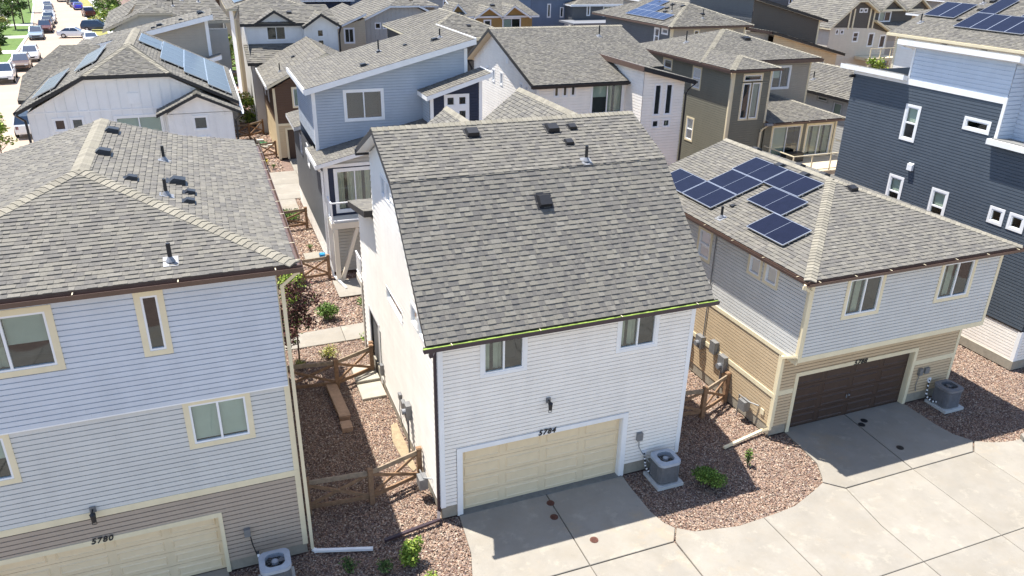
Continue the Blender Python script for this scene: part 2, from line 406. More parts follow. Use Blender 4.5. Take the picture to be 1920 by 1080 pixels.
def ridge(T, p0, p1, nL, nR, each=True, w=.17, sc=1.):
    """bent cap shingles running from p0 up to p1"""
    p0 = Vector(p0); p1 = Vector(p1); d = (p1-p0).normalized(); L = (p1-p0).length
    wl = nL.cross(d).normalized(); wl = wl if wl.z < 0 or abs(wl.z) < 1e-6 else -wl
    wr = nR.cross(d).normalized(); wr = wr if wr.z < 0 or abs(wr.z) < 1e-6 else -wr
    up_ = (nL+nR).normalized(); e = .16*sc; k = 0; joined = MB(); meshes = []
    def piece(b, o, c):
        a, m, z = o+wl*w, o, o+wr*w
        lo, hi = .034, .014
        b.poly([a+nL*lo, m+up_*(lo+.012), m+d*(e+.02)+up_*(hi+.012), a+d*(e+.02)+nL*hi], 0, c)
        b.poly([m+up_*(lo+.012), z+nR*lo, z+d*(e+.02)+nR*hi, m+d*(e+.02)+up_*(hi+.012)], 0, c)
        b.poly([a, m, m+up_*(lo+.012), a+nL*lo], 0, c); b.poly([m, z, z+nR*lo, m+up_*(lo+.012)], 0, c)
        b.poly([a, a+nL*lo, a+d*e+nL*hi, a+d*e], 0, c); b.poly([z, z+nR*lo, z+d*e+nR*hi, z+d*e], 0, c)
    caps = [(.25, .228, .18), (.225, .205, .165), (.275, .25, .2)]
    if each:
        for c in caps:
            b = MB(); piece(b, Vector((0, 0, 0)), c); meshes.append(b.mesh('ridge_cap', SH))
    while k*e < L-e*.5:
        o = p0+d*(k*e)
        if each: T.shared('ridge_cap', random.choice(meshes), o)
        else: piece(joined, o, random.choice(caps))
        k += 1
    if not each: T.part('ridge_caps', joined, SH, kind='stuff')
def gutter(T, p, q, out, m, w=.12, h=.11, straps=None, inner=None):
    p = Vector(p); q = Vector(q); out = Vector(out).normalized(); mb = MB(); d = q-p
    sec = [(0, 0), (0, -h), (w*.8, -h), (w, -.015), (w-.012, -.015), (w*.75, -h+.012), (.012, -h+.012), (.012, 0)]
    mb.prism([p+out*a+Vector((0, 0, b)) for a, b in sec], d); g = T.part('gutter', mb, m)
    if inner:
        mb = MB(); mb.prism([p+out*a+Vector((0, 0, b)) for a, b in ((.014, -.02), (.014, -.06), (w*.55, -.05), (w*.55, -.025))], d); T.part('gutter_strip', mb, inner, g)
    if straps:
        n = max(2, int(d.length/straps)); mb = MB()
        for i in range(n+1):
            c = p+d*((i+.3)/(n+.6)); mb.bar(c-out*.03, c+out*(w-.01), .02, .008)
        T.part('gutter_strap', mb, CREAM, g)
def spout(T, pts, m, w=.075, name='downspout'):
    mb = MB()
    for a, b in zip(pts[:-1], pts[1:]): mb.bar(a, b, w, w*.8)
    for a in pts[1:-1]: a = Vector(a); mb.box(a.x-w*.52, a.x+w*.52, a.y-w*.52, a.y+w*.52, a.z-w*.5, a.z+w*.5)
    return T.part(name, mb, m)
def plane_frame(pts):
    pts = [Vector(p) for p in pts]; n = (pts[1]-pts[0]).cross(pts[2]-pts[0]).normalized(); n = -n if n.z < 0 else n
    u = Vector((0, 0, 1)).cross(n).normalized(); return n, u, n.cross(u)
def zon(pl, x, y):
    pl = [Vector(p) for p in pl]; n = (pl[1]-pl[0]).cross(pl[2]-pl[0]); return pl[0].z-(n.x*(x-pl[0].x)+n.y*(y-pl[0].y))/n.z
def vent(T, pl, x, y, s=1., kind='box'):
    n, u, v = plane_frame(pl); o = Vector((x, y, zon(pl, x, y)))+n*.012; s *= .87; mb = MB()
    L = lambda a, b, c: o+u*a*s+v*b*s+n*c*s
    mb.prism([L(-.24, -.27, 0), L(.24, -.27, 0), L(.24, .24, 0), L(-.24, .24, 0)], n*.012*s)
    lo = [L(-.19, -.22, .012), L(.19, -.22, .012), L(.19, .17, .012), L(-.19, .17, .012)]
    hi = [L(-.165, -.2, .14), L(.165, -.2, .14), L(.155, .08, .13), L(-.155, .08, .13)]
    for i in range(4):
        j = (i+1) % 4; mb.poly([lo[i], lo[j], hi[j], hi[i]])
    mb.poly(hi); T.part('roof_vent', mb, DARKM)
def pipe(T, pl, x, y, h=.45, r=.04):
    z = zon(pl, x, y); n, u, v = plane_frame(pl); mb = MB(); mb.tube([(x, y, z-.02), (x, y, z+h)], r, 10); p = T.part('vent_pipe', mb, DARKM)
    o = Vector((x, y, z))+n*.014; mb = MB()
    mb.prism([o-u*.15-v*.17, o+u*.15-v*.17, o+u*.15+v*.16, o-u*.15+v*.16], n*.008)
    mb.tube([o+n*.006, o+Vector((0, 0, .11))], [.1, .045], 10); T.part('pipe_flashing', mb, ZINC, p)
def solar(T, pl, xs, ys, m=None, lift=.12, mid=None, along=None):
    """one panel over the plan rectangle xs, ys on roof plane pl"""
    n, u, v = plane_frame(pl); m = m or SOLAR; g = .012
    c = [Vector((x, y, zon(pl, x, y)))+n*lift for x, y in ((xs[0]+g, ys[0]+g), (xs[1]-g, ys[0]+g), (xs[1]-g, ys[1]-g), (xs[0]+g, ys[1]-g))]
    mb = MB(); mb.prism([p-n*.03 for p in c], n*.03); s = T.part('solar_panel', mb, m)
    F = MB()
    for i in range(4): F.bar(c[i]-n*.014, c[(i+1) % 4]-n*.014, .022, .04, upv=n)
    if mid == 'y':
        F.bar((c[0]+c[3])/2+n*.002, (c[1]+c[2])/2+n*.002, .014, .008, upv=n)
    if mid == 'x': F.bar((c[0]+c[1])/2+n*.002, (c[2]+c[3])/2+n*.002, .014, .008, upv=n)
    for t in (.2, .8):
        a = c[0].lerp(c[1], t)-n*.07; b = c[3].lerp(c[2], t)-n*.07; F.bar(a, b, .04, .05, upv=n)
    T.part('panel_frame', F, SILVER, s)
def garage_door(T, y, x0, x1, z0, z1, m, tm, hn=4, rows=4, t0=.13, tside=.15):
    """recessed sectional door with raised panels, casing round it; returns the hole"""
    mb = MB()
    for q in ((x0-tside, x0, z0, z1+t0), (x1, x1+tside, z0, z1+t0), (x0, x1, z1, z1+t0)):
        mb.box(q[0], q[1], y-.04, y+.0, q[2], q[3])
    mb.box(x0, x0+.012, y, y+.16, z0, z1); mb.box(x1-.012, x1, y, y+.16, z0, z1); mb.box(x0+.012, x1-.012, y, y+.16, z1-.012, z1)
    T.part('door_casing', mb, tm)
    D = MB(); D.box(x0+.013, x1-.013, y+.17, y+.2, z0, z1-.013)
    hr = (z1-z0)/rows
    for r in range(rows): D.box(x0+.013, x1-.013, y+.152, y+.17, z0+r*hr+.006, z0+(r+1)*hr-.006)
    d = T.part('garage_door', D, m); w = (x1-x0)/hn; me = None
    for r in range(rows):
        for k in range(hn):
            a0, a1 = x0+k*w+.09, x0+(k+1)*w-.09; b0, b1 = z0+r*hr+.09, z0+(r+1)*hr-.09
            if me is None:
                pb = MB(); W_, H_ = a1-a0, b1-b0
                q0 = [(0, 0, 0), (W_, 0, 0), (W_, 0, H_), (0, 0, H_)]; q1 = [(.025, -.024, .025), (W_-.025, -.024, .025), (W_-.025, -.024, H_-.025), (.025, -.024, H_-.025)]
                q2 = [(.05, -.004, .05), (W_-.05, -.004, .05), (W_-.05, -.004, H_-.05), (.05, -.004, H_-.05)]
                for i in range(4):
                    j = (i+1) % 4; pb.poly([q0[i], q0[j], q1[j], q1[i]]); pb.poly([q1[i], q1[j], q2[j], q2[i]])
                pb.poly(q2); me = pb.mesh('door_panel', m)
            T.shared('door_panel', me, (a0, y+.1515, b0), parent=d)
    return (x0, x1, z0-1, z1)
def number(T, txt, x, y, z, h=.2, m=None):
    cu = bpy.data.curves.new('house_number', 'FONT'); cu.body = txt; cu.size = h*1.42; cu.extrude = .008; cu.align_x = 'CENTER'; cu.shear = .25; cu.offset = .004; cu.space_character = 1.15
    o = bpy.data.objects.new('tmp', cu); COL.objects.link(o); bpy.context.view_layer.update()
    me = bpy.data.meshes.new_from_object(o.evaluated_get(bpy.context.evaluated_depsgraph_get())); bpy.data.objects.remove(o)
    me.materials.clear(); me.materials.append(m or BLACK); me.name = 'house_number'
    T.shared('house_number', me, (x, y-.012, z), rot=Matrix.Rotation(R(90), 3, 'X'))
def lamp(T, x, y, z):
    mb = MB(); mb.box(x-.065, x+.065, y-.03, y, z+.05, z+.2); o = T.part('wall_lantern', mb, METAL)
    mb = MB(); mb.bar((x, y-.04, z+.14), (x, y-.16, z+.13), .03, .03); mb.tube([(x, y-.16, z+.15), (x, y-.16, z+.1)], [.02, .07], 8)
    mb.tube([(x, y-.16, z+.1), (x, y-.16, z-.1)], [.065, .05], 8)
    mb.bar((x-.045, y-.16, z-.1), (x-.045, y-.16, z-.18), .012, .012); mb.bar((x+.045, y-.16, z-.1), (x+.045, y-.16, z-.18), .012, .012); mb.bar((x-.045, y-.16, z-.18), (x+.045, y-.16, z-.18), .012, .012)
    T.part('lantern_body', mb, BLACK, o)
def corner(T, x, y, z0, z1, m, sx=-1, w=.09):
    """corner post on the front corner; sx=-1 left corner, +1 right corner"""
    mb = MB(); mb.box(x-.028 if sx < 0 else x-w, x+w if sx < 0 else x+.028, y-.03, y-.0, z0, z1)
    mb.box(x-.028 if sx < 0 else x, x if sx < 0 else x+.028, y, y+w, z0, z1); T.part('corner_post', mb, m)
def plain(T, side, c, poly, m, name='wall'):
    mb = MB(); mb.poly([P(side, c, a, z) for a, z in poly]); T.part(name, mb, m)
GROUP = 'houses of the estate'
# ------------------------------------------------------------------ ground, paving, street
GR = mat('gravel_soil', (.17, .115, .09), .95, .35, 14, bump=.8, bscale=30, spots=[((.30, .20, .155), 9, .5, .62, .8), ((.07, .045, .04), 13, .56, .66, .8)])
ROADM = mat('tan_road_surface', (.40, .305, .23), .9, .08, .25, bump=.1, spots=[((.30, .24, .19), .12, .55, .8, .35), ((.14, .11, .09), 1.1, .68, .76, .7)])
JOINT = mat('joint_grit', (.10, .09, .075), .95, .2, 20)
def struct(name, mb, m, loc=(0, 0, 0)): o = link(name, mb.mesh(name, m, loc), None, loc); o['kind'] = 'structure'; return o
mb = MB(); mb.poly([(-400, -80, -.09), (700, -80, -.09), (700, 900, -.09), (-400, 900, -.09)]); struct('ground', mb, GR)
SLABS = []   # every concrete polygon, kept so that no stone lies on it
def paving(name, polys, base):
    mb = MB(); x0, x1, y0, y1 = base; mb.poly([(x0, y0, -.04), (x1, y0, -.04), (x1, y1, -.04), (x0, y1, -.04)]) if base else None
    root = struct(name, mb, JOINT)
    for p in polys:
        cx = sum(q[0] for q in p)/len(p); cy = sum(q[1] for q in p)/len(p); g = .009
        q = [(a+(g if a < cx else -g)*(abs(a-cx) > .3), b+(g if b < cy else -g)*(abs(b-cy) > .3)) for a, b in p]; SLABS.append(p)
        z = random.uniform(-.004, .004); s = MB(); n = len(q); e = .012
        ins = [(a+(e if a < cx else -e), b+(e if b < cy else -e)) for a, b in q]
        s.poly([(a, b, z) for a, b in ins])
        for i in range(n):
            j = (i+1) % n; s.poly([(q[i][0], q[i][1], z-.012), (q[j][0], q[j][1], z-.012), (ins[j][0], ins[j][1], z), (ins[i][0], ins[i][1], z)]); s.poly([(q[i][0], q[i][1], -.1), (q[j][0], q[j][1], -.1), (q[j][0], q[j][1], z-.012), (q[i][0], q[i][1], z-.012)])
        link('slab', s.mesh('slab', CONC), root)
    return root
XS = [-10.2, -7.2, -4.3, -1.3, 1.6, 4.55, 7.57, 10.09, 12.97, 15.85, 18.69, 21.33, 24.2, 27.1, 30.0, 33]
rows = []
top = {1.6: [(4.55, 13.25), (3.4, 13.0), (1.6, 12.9)], 4.55: [(7.57, 13.25), (4.55, 13.25)], 7.57: [(10.09, 13.25), (7.57, 13.25)],
       10.09: [(12.97, 13.22), (12.11, 13.18), (11.4, 13.31), (10.8, 13.42), (10.42, 13.7), (10.12, 13.27)], 12.97: [(15.85, 11.8), (16.09, 13.41), (15.62, 13.87), (15.16, 13.68), (14.13, 13.32), (13.5, 13.25), (12.97, 13.22)],
       15.85: [(18.72, 13.43), (16.09, 13.41), (15.85, 11.8)], 18.69: [(21.31, 13.43), (18.72, 13.43)], 21.33: [(24.2, 13.42), (23.18, 13.43), (22.76, 13.49), (22.28, 13.62), (21.82, 13.86), (21.31, 13.43)]}
for a, b in zip(XS[:-1], XS[1:]):
    rows.append([(a, 10.36), (b, 10.36)]+top.get(a, [(b, 13.1), (a, 13.1)]))
    for y0, y1 in ((7.4, 10.36), (4.4, 7.4), (1.4, 4.4)): rows.append([(a, y0), (b, y0), (b, y1), (a, y1)])
rows += [[(4.2, 13.27), (7.57, 13.27), (7.62, 16.4), (4.98, 16.4), (4.97, 16.2), (4.90, 15.43), (4.83, 14.74), (4.61, 13.97), (4.4, 13.6)],
         [(7.58, 13.27), (10.09, 13.27), (10.4, 13.7), (10.23, 13.96), (10.11, 14.5), (10.1, 15.58), (10.14, 16.4), (7.63, 16.4)],
         [(16.1, 13.43), (18.72, 13.44), (18.92, 16.56), (16.3, 16.56), (16.2, 15.38), (16.12, 14.68), (15.8, 14.1), (15.64, 13.88)],
         [(18.74, 13.44), (21.3, 13.45), (21.8, 13.87), (21.5, 14.39), (21.42, 15.08), (21.43, 15.68), (21.42, 16.56), (18.94, 16.56)],
         [(-6.2, 13.1), (-3.5, 13.1), (-3.5, 16.4), (-5.98, 16.4)], [(-3.5, 13.1), (-.9, 13.1), (-1.1, 16.4), (-3.5, 16.4)]]
for k in ((4.98, 10.12), (16.38, 21.4), (-5.98, -1.1)): pass
paving('alley', rows, (-10.2, 33, 1.4, 12.9))
mb = MB()
mb.poly([(4.85, 12.8, -.042), (10.0, 12.8, -.042), (10.0, 16.38, -.042), (5.05, 16.38, -.042)]); mb.poly([(15.9, 12.8, -.042), (21.6, 12.8, -.042), (21.38, 16.5, -.042), (16.4, 16.5, -.042)]); struct('driveway_base', mb, JOINT)
gx = [3.05, 5.0, 7.6, 10.4, 13.2, 16, 19, 22, 25, 28, 31, 34, 37, 40, 43, 46, 49]
paving('alley', [[(a, y0), (b, y0), (b, y1), (a, y1)] for a, b in zip(gx[:-1], gx[1:]) for y0, y1 in ((46.9, 50.2), (50.2, 53.2))]+[[(4.9, 53.2), (7.6, 53.2), (7.6, 56.4), (4.9, 56.4)], [(7.6, 53.2), (10.4, 53.2), (10.4, 56.4), (7.6, 56.4)]]+[[(3.05, 44.7), (4.2, 44.7), (4.2, 46.9), (3.05, 46.9)]], (3.05, 49, 46.9, 53.2))
paving('footpath', [[(1.0, 27.5), (3.85, 27.52), (3.86, 28.85), (1.0, 28.7)], [(3.85, 27.52), (6.6, 27.6), (6.6, 28.95), (3.86, 28.85)]], (1.05, 6.5, 27.6, 28.7))
paving('footpath', [[(3.47, 36.28), (4.4, 36.28), (4.4, 37.55), (3.47, 37.55)]], (3.5, 4.3, 36.3, 37.5))
paving('footpath', [[(1.2, y), (4.2, y), (4.2, y+1.3), (1.2, y+1.3)] for y in (60.5, 70.2, 83, 85.5, 97)], (1.3, 4.1, 60.6, 61.7))
PALE_S = mat('pale_step_concrete', (.36, .33, .27), .85, .12, 3)
for i, (y0, y1, z) in enumerate(((24.02, 25.12, .13), (22.95, 23.96, .05))):
    mb = MB(); mb.box(3.62, 4.46, y0, y1, -.05, z-.012); mb.prism([(3.632, y0+.012, z-.012), (4.448, y0+.012, z-.012), (4.448, y1-.012, z-.012), (3.632, y1-.012, z-.012)], (0, 0, .012))
    alone('step_slab', mb, PALE_S, 'pale concrete step slab by the side door, '+('farther and higher of two' if i == 0 else 'nearer and lower of two'), 'paving slab', 'step slabs at the side door'); SLABS.append([(3.62, y0), (4.46, y0), (4.46, y1), (3.62, y1)])
mb = MB(); mb.prism([(23.3, 13.28, 0), (30, 13.28, 0), (30, 13.48, 0), (23.42, 13.48, 0)], (0, 0, .15)); o = struct('kerb', mb, CONC)
# street on the left
kl = [(-15.5, 30), (-17.2, 60), (-20.9, 102), (-24.7, 148), (-32.5, 205), (-44, 280), (-60, 380)]; kr = [(-7.5, 30), (-9.3, 60), (-12.2, 102), (-16.6, 150), (-23.6, 203), (-35, 280), (-50, 380)]
mb = MB()
for i in range(len(kl)-1): mb.poly([(*kl[i], -.02), (*kr[i], -.02), (*kr[i+1], -.02), (*kl[i+1], -.02)])
struct('road', mb, ROADM)
def strip(name, line, a, b, z, m, h=None):
    mb = MB()
    for i in range(len(line)-1):
        p, q = line[i], line[i+1]
        mb.poly([(p[0]+a, p[1], z), (p[0]+b, p[1], z), (q[0]+b, q[1], z), (q[0]+a, q[1], z)])
        if h:
            for s_ in (a, b): mb.poly([(p[0]+s_, p[1], z-h), (q[0]+s_, q[1], z-h), (q[0]+s_, q[1], z), (p[0]+s_, p[1], z)])
    return struct(name, mb, m)
LAWN = mat('lawn_grass', (.10, .16, .03), .9, .3, 3, spots=[((.05, .11, .015), 1.2, .5, .65, .6)]); PALE = mat('pale_concrete_walk', (.55, .53, .48), .85, .08, 1)
strip('kerb', kl, -.35, 0, .1, PALE, .14); strip('kerb', kr, 0, .35, .1, PALE, .14)
strip('pavement', kl, -6.3, -4.3, .06, PALE, .12); strip('pavement', kr, 2.6, 4.0, .06, PALE, .12)
strip('verge', kl, -4.3, -.35, .04, LAWN); strip('verge', kr, .35, 2.6, .03, mat('dry_verge', (.26, .24, .07), .9, .35, 2))
strip('front_garden', kl, -22, -6.3, .03, mat('garden_mulch', (.20, .16, .10), .9, .4, 1.5, spots=[((.10, .17, .04), .5, .5, .62, .8)]))
for y, x in ((121, -22.6), (139, -24.3), (158, -26.5), (98, -20.6)):
    mb = MB(); mb.poly([(x-4.6, y, .065), (x-.1, y, .065), (x-.1, y+3.4, .065), (x-4.6, y+3.4, .065)]); struct('driveway_apron', mb, PALE)
# ------------------------------------------------------------------ river-rock beds: real stones
soil = [(4.42, 21.3), (4.2, 21.2), (4.05, 20.3), (4.12, 19.3), (4.28, 18.6), (4.42, 18.7)]; SLABS.append(soil); mb = MB(); mb.poly([(x, y, -.03) for x, y in soil]); struct('bare_soil', mb, mat('pale_sandy_soil', (.30, .235, .15), .95, .2, 6, bump=.4, bscale=25))
def inside(P_, poly):
    x, y = P_[:, 0], P_[:, 1]; r = np.zeros(len(x), bool); n = len(poly); j = n-1
    for i in range(n):
        xi, yi = poly[i]; xj, yj = poly[j]
        if yi != yj: r ^= ((yi > y) != (yj > y)) & (x < (xj-xi)*(y-yi)/(yj-yi)+xi)
        j = i
    return r
def stones(name, rects, dens, smin, smax):
    base = np.array([(1, 0, 0), (-1, 0, 0), (0, 1, 0), (0, -1, 0), (0, 0, 1), (0, 0, -.3)], float)
    tris = np.array([(0, 2, 4), (2, 1, 4), (1, 3, 4), (3, 0, 4)]); pts = []
    for x0, x1, y0, y1 in rects:
        n = int((x1-x0)*(y1-y0)*dens); pts.append(np.stack([rng.uniform(x0, x1, n), rng.uniform(y0, y1, n)], 1))
    p = np.concatenate(pts); keep = np.ones(len(p), bool)
    for s_ in SLABS: keep &= ~inside(p, s_)
    p = p[keep]; N = len(p); s_ = rng.uniform(smin, smax, N); ang = rng.uniform(0, 6.28, N); asp = rng.uniform(.55, 1, N); hz = rng.uniform(.35, .75, N)
    v = np.repeat(base[None], N, 0)*rng.uniform(.75, 1.2, (N, 6, 1)); v[:, :, 0] *= s_[:, None]; v[:, :, 1] *= (s_*asp)[:, None]; v[:, :, 2] *= (s_*hz)[:, None]
    t1 = rng.uniform(-.5, .5, N); z = v[:, :, 2]+v[:, :, 0]*t1[:, None]; c, s2 = np.cos(ang)[:, None], np.sin(ang)[:, None]
    V = np.stack([v[:, :, 0]*c-v[:, :, 1]*s2+p[:, 0:1], v[:, :, 0]*s2+v[:, :, 1]*c+p[:, 1:2], z-.068+rng.uniform(0, .03, N)[:, None]], 2).reshape(-1, 3)
    F = (tris[None]+(np.arange(N)*6)[:, None, None]).reshape(-1, 3)
    me = bpy.data.meshes.new(name); me.vertices.add(len(V)); me.vertices.foreach_set('co', V.ravel()); me.loops.add(F.size); me.loops.foreach_set('vertex_index', F.ravel().astype(np.int32))
    me.polygons.add(len(F)); me.polygons.foreach_set('loop_start', np.arange(0, F.size, 3, dtype=np.int32)); me.update(calc_edges=True)
    pal = np.array([(.42, .27, .19), (.30, .185, .13), (.50, .35, .25), (.19, .11, .085), (.38, .285, .23), (.60, .48, .37), (.25, .18, .16), (.45, .29, .21)])
    cc = pal[rng.integers(0, len(pal), N)]*rng.uniform(.4, .9, (N, 1))*np.array([[.94, .96, .97]]); cc = np.concatenate([cc, np.ones((N, 1))], 1).astype(np.float32)
    ca_ = me.color_attributes.new('Col', 'FLOAT_COLOR', 'CORNER'); ca_.data.foreach_set('color', np.repeat(cc, 12, 0).ravel())
    me.materials.append(mat('river_rock', (.3, .2, .15), .85, .15, 60, attr=True, spec=.25))
    o = link(name, me); tag(o, 'reddish brown river rock covering the beds between the houses', 'gravel'); o['kind'] = 'stuff'; return o
for r_x in ([(.86, .32), (4.5, .32), (4.5, 26.3), (.86, 26.3)],): pass
SLABS += [[(-7, 16.25), (.86, 16.25), (.86, 26), (-7, 26)], [(4.5, 16.25), (12, 16.25), (12, 26.3), (4.5, 26.3)], [(15.7, 16.4), (23.3, 16.4), (23.3, 25.5), (15.7, 25.5)], [(27.2, 16.8), (36, 16.8), (36, 27.4), (27.2, 27.4)], [(4.45, 34.4), (12, 34.4), (12, 46), (4.45, 46)]]
stones('gravel', [(-1.1, 4.98, 12.9, 16.25), (.86, 4.5, 16.25, 27.5), (10.05, 16.3, 13.1, 16.4), (12, 15.7, 16.4, 22), (21.3, 28.5, 13.4, 16.8), (23.3, 27.2, 16.8, 21)], 1350, .017, .038)
g2 = stones('gravel', [(.86, 7, 28.8, 34.4), (.86, 4.45, 34.4, 47)], 260, .035, .07); g2['label'] = 'reddish river rock in the farther strip beyond the garden path'
g3 = stones('gravel', [(1.0, 4.3, 53, 80)], 60, .06, .11); g3['label'] = 'reddish river rock strip beyond the second alley'
# ------------------------------------------------------------------ siding colours
BLUEGREY = siding_mat('blue_grey_siding', (.58, .605, .645)); GREYBLUE = siding_mat('grey_siding', (.61, .60, .565))
TAUPE = siding_mat('taupe_siding', (.42, .34, .265)); TANS = siding_mat('tan_siding', (.56, .43, .275)); WSID = siding_mat('white_siding', (.88, .825, .745))
NAVY = siding_mat('navy_siding', (.082, .10, .122)); SLATE = siding_mat('slate_siding', (.12, .125, .13)); LBLUE = siding_mat('light_blue_grey_siding', (.40, .44, .49))
PANEL = siding_mat('midnight_blue_siding', (.025, .032, .06)); OLIVE = siding_mat('grey_olive_siding', (.21, .20, .155)); CHAR = siding_mat('charcoal_brown_siding', (.105, .092, .078))
CHOC = siding_mat('chocolate_siding', (.12, .07, .045)); BEIGE = siding_mat('beige_siding', (.62, .49, .31)); SANDW = siding_mat('sand_siding', (.55, .46, .33))
GREYT = siding_mat('warm_grey_siding', (.40, .355, .29)); BATW = siding_mat('white_batten_siding', (.79, .78, .76)); GOLD = siding_mat('ochre_batten_siding', (.34, .21, .07))
PGREY = siding_mat('pale_grey_siding', (.44, .43, .40)); MIDB = siding_mat('mid_blue_siding', (.16, .20, .27)); STONE = siding_mat('cream_white_siding', (.66, .60, .50))
DOORT = mat('cream_garage_door', (.78, .63, .41), .5, .05, 2, streak=.05); DOORB = mat('brown_garage_door', (.07, .042, .03), .45, .12, 3, streak=.1)

# ================================================================== 5780, left front
T = Thing('house', (-3.1, 16.25, 0), 'three-storey blue-grey and taupe house numbered 5780 at the left front', 'house', GROUP)
X0, X1, Y = -7.0, .86, 16.25
dh = garage_door(T, Y, -5.98, -1.12, 0, 1.75, DOORT, CREAM, tside=.09)
wall(T, 'F', Y, [(X0, .32), (X1, .32), (X1, 2.49), (X0, 2.49)], TAUPE, .127, [(-6.05, -1.05, -1, 1.88)], 'board')
h3 = win(T, 'F', Y, -1.45, .0, 3.82, 5.1, .12, CREAM, 'slider', ('blind', 'blind')); h4 = win(T, 'F', Y, -6.4, -4.82, 3.82, 5.1, .12, CREAM, 'slider', ('curtain', 'none'))
wall(T, 'F', Y, [(X0, 2.66), (X1, 2.66), (X1, 5.11), (X0, 5.11)], GREYBLUE, .127, [h3, h4], 'board')
h1 = win(T, 'F', Y, -5.35, -3.47, 6.38, 7.86, .13, CREAM, 'slider', ('curtain', 'none'), off=.05); h2 = win(T, 'F', Y, -1.98, -1.41, 6.38, 7.9, .12, CREAM, 'fixed', ('none',), off=.05)
wall(T, 'F', Y, [(X0, 5.11), (X1, 5.11), (X1, 8.1), (X0, 8.1)], BLUEGREY, .127, [h1, h2], 'board', off=.05)
band(T, 'F', Y, X0, X1, 5.075, 5.11, WHITE, 'drip_edge', t=.075)
band(T, 'F', Y, X0, X1, 2.49, 2.66, CREAM, 'belly_band')
mb = MB(); mb.box(X0, -6.07, Y+.004, Y+.1, 0, .32); mb.box(-1.03, X1, Y+.004, Y+.1, 0, .32); mb.box(X1-.1, X1-.004, Y+.1, 26, 0, .32); T.part('foundation', mb, FOUND)
corner(T, X1, Y, .3, 8.05, CREAM, 1, .1); corner(T, X0, Y, .3, 8.05, CREAM, -1, .1)
wall(T, 'R', X1, [(Y, .32), (26, .32), (26, 8.1), (Y, 8.1)], GREYBLUE, .127); wall(T, 'L', X0, [(Y, 0), (26, 0), (26, 8.1), (Y, 8.1)], GREYBLUE, .127)
plain(T, 'B', 26, [(X0, 0), (X1, 0), (X1, 8.2), (-3.05, 9.4), (X0, 8.2)], GREYBLUE)
F1 = [(-7.4, 15.9, 8.2), (1.3, 15.9, 8.2), (-3.05, 20.25, 9.5)]; R1 = [(1.3, 15.9, 8.2), (1.3, 26.1, 8.2), (-3.05, 26.1, 9.5), (-3.05, 20.25, 9.5)]
L1 = [(-7.4, 15.9, 8.2), (-3.05, 20.25, 9.5), (-3.05, 26.1, 9.5), (-7.4, 26.1, 8.2)]
nf = roof(T, F1, BROWN, CREAM, .14, singles=300); nr = roof(T, R1, BROWN, CREAM, .14); roof(T, [(1.3, 26.1, 8.2), (1.3, 27.6, 8.2), (-.9, 26.1, 8.857)], BROWN, CREAM, .14); nl = roof(T, L1, BROWN, CREAM, .14)
ridge(T, (1.28, 15.92, 8.205), (-3.05, 20.25, 9.5), nf, nr); ridge(T, (-7.38, 15.92, 8.205), (-3.05, 20.25, 9.5), nl, nf); ridge(T, (-3.05, 26.1, 9.5), (-3.05, 20.1, 9.5), nl, nr, w=.2)
gutter(T, (-7.4, 15.9, 8.17), (1.44, 15.9, 8.17), (0, -1, 0), BROWN, straps=2.2, w=.14, h=.13); gutter(T, (1.3, 15.9, 8.17), (1.3, 27.4, 8.17), (1, 0, 0), BROWN, straps=1.15, w=.14, h=.13)
for x, y, s in ((-2.72, 24.7, 1.1), (-2.74, 22.1, 1.1), (-1.02, 20.6, 1.15), (-2.0, 20.2, .8), (-.73, 19.85, .75), (-.75, 19.1, .75)): vent(T, R1, x, y, s)
pipe(T, R1, -1.32, 22.55, .42); pipe(T, R1, -1.21, 19.31, .42); pipe(T, F1, -1.17, 16.45, .42, .045)
spout(T, [(1.36, 15.95, 8.05), (1.33, 16.05, 7.95), (.98, 16.2, 7.6), (.98, 16.2, .12)], CREAM, .08); spout(T, [(.98, 16.2, .1), (1.05, 16.15, .06), (2.46, 15.72, .05)], WHITE, .085, 'downspout_extension')
lamp(T, -3.66, Y-.04, 2.62); number(T, '5780', -3.64, Y-.04, 1.79, .145)
mb = MB(); mb.box(-.6, -.45, Y-.12, Y-.03, 1.02, 1.24); j = T.part('disconnect_box', mb, METAL)
mb = MB(); mb.tube([(-.47, Y-.08, 1.03), (-.44, Y-.08, .7), (-.38, Y-.09, .4), (-.3, Y-.2, .2), (-.15, Y-.45, .15)], .014, 6); T.part('cable', mb, BLACK, j)

# ================================================================== 5784, centre
T = Thing('house', (8.25, 16.25, 0), 'white two-storey house numbered 5784 in the centre with a steep grey gambrel roof', 'house', GROUP)
X0, X1, Y = 4.5, 12.0, 16.25
garage_door(T, Y, 5.1, 9.98, 0.0, 2.1, DOORT, WHITE, tside=.16, t0=.14)
hA = win(T, 'F', Y, 5.6, 6.91, 4.29, 5.56, .1, WHITE, 'slider', ('curtain', 'none')); hB = win(T, 'F', Y, 9.55, 10.86, 4.29, 5.56, .1, WHITE, 'slider', ('curtain', 'none'))
wall(T, 'F', Y, [(X0, .4), (X1, .4), (X1, 6.0), (X0, 6.0)], WSID, .118, [hA, hB, (4.93, 10.15, -1, 2.25)], 'board')
mb = MB(); mb.box(X0+.004, 4.94, Y+.005, Y+.1, 0, .4); mb.box(10.14, X1-.004, Y+.005, Y+.1, 0, .4); mb.box(X0+.004, X0+.1, Y+.1, 26.3, 0, .4); mb.box(X1-.1, X1-.004, Y+.1, 26.3, 0, .4); T.part('foundation', mb, FOUND)
mb = MB(); mb.box(5.0, 10.08, Y-.06, Y+.2, -.02, .02); T.part('door_threshold', mb, mat('dark_concrete', (.16, .16, .15), .6, .2, 5))  # darker, smoother concrete strip along the foot of the door
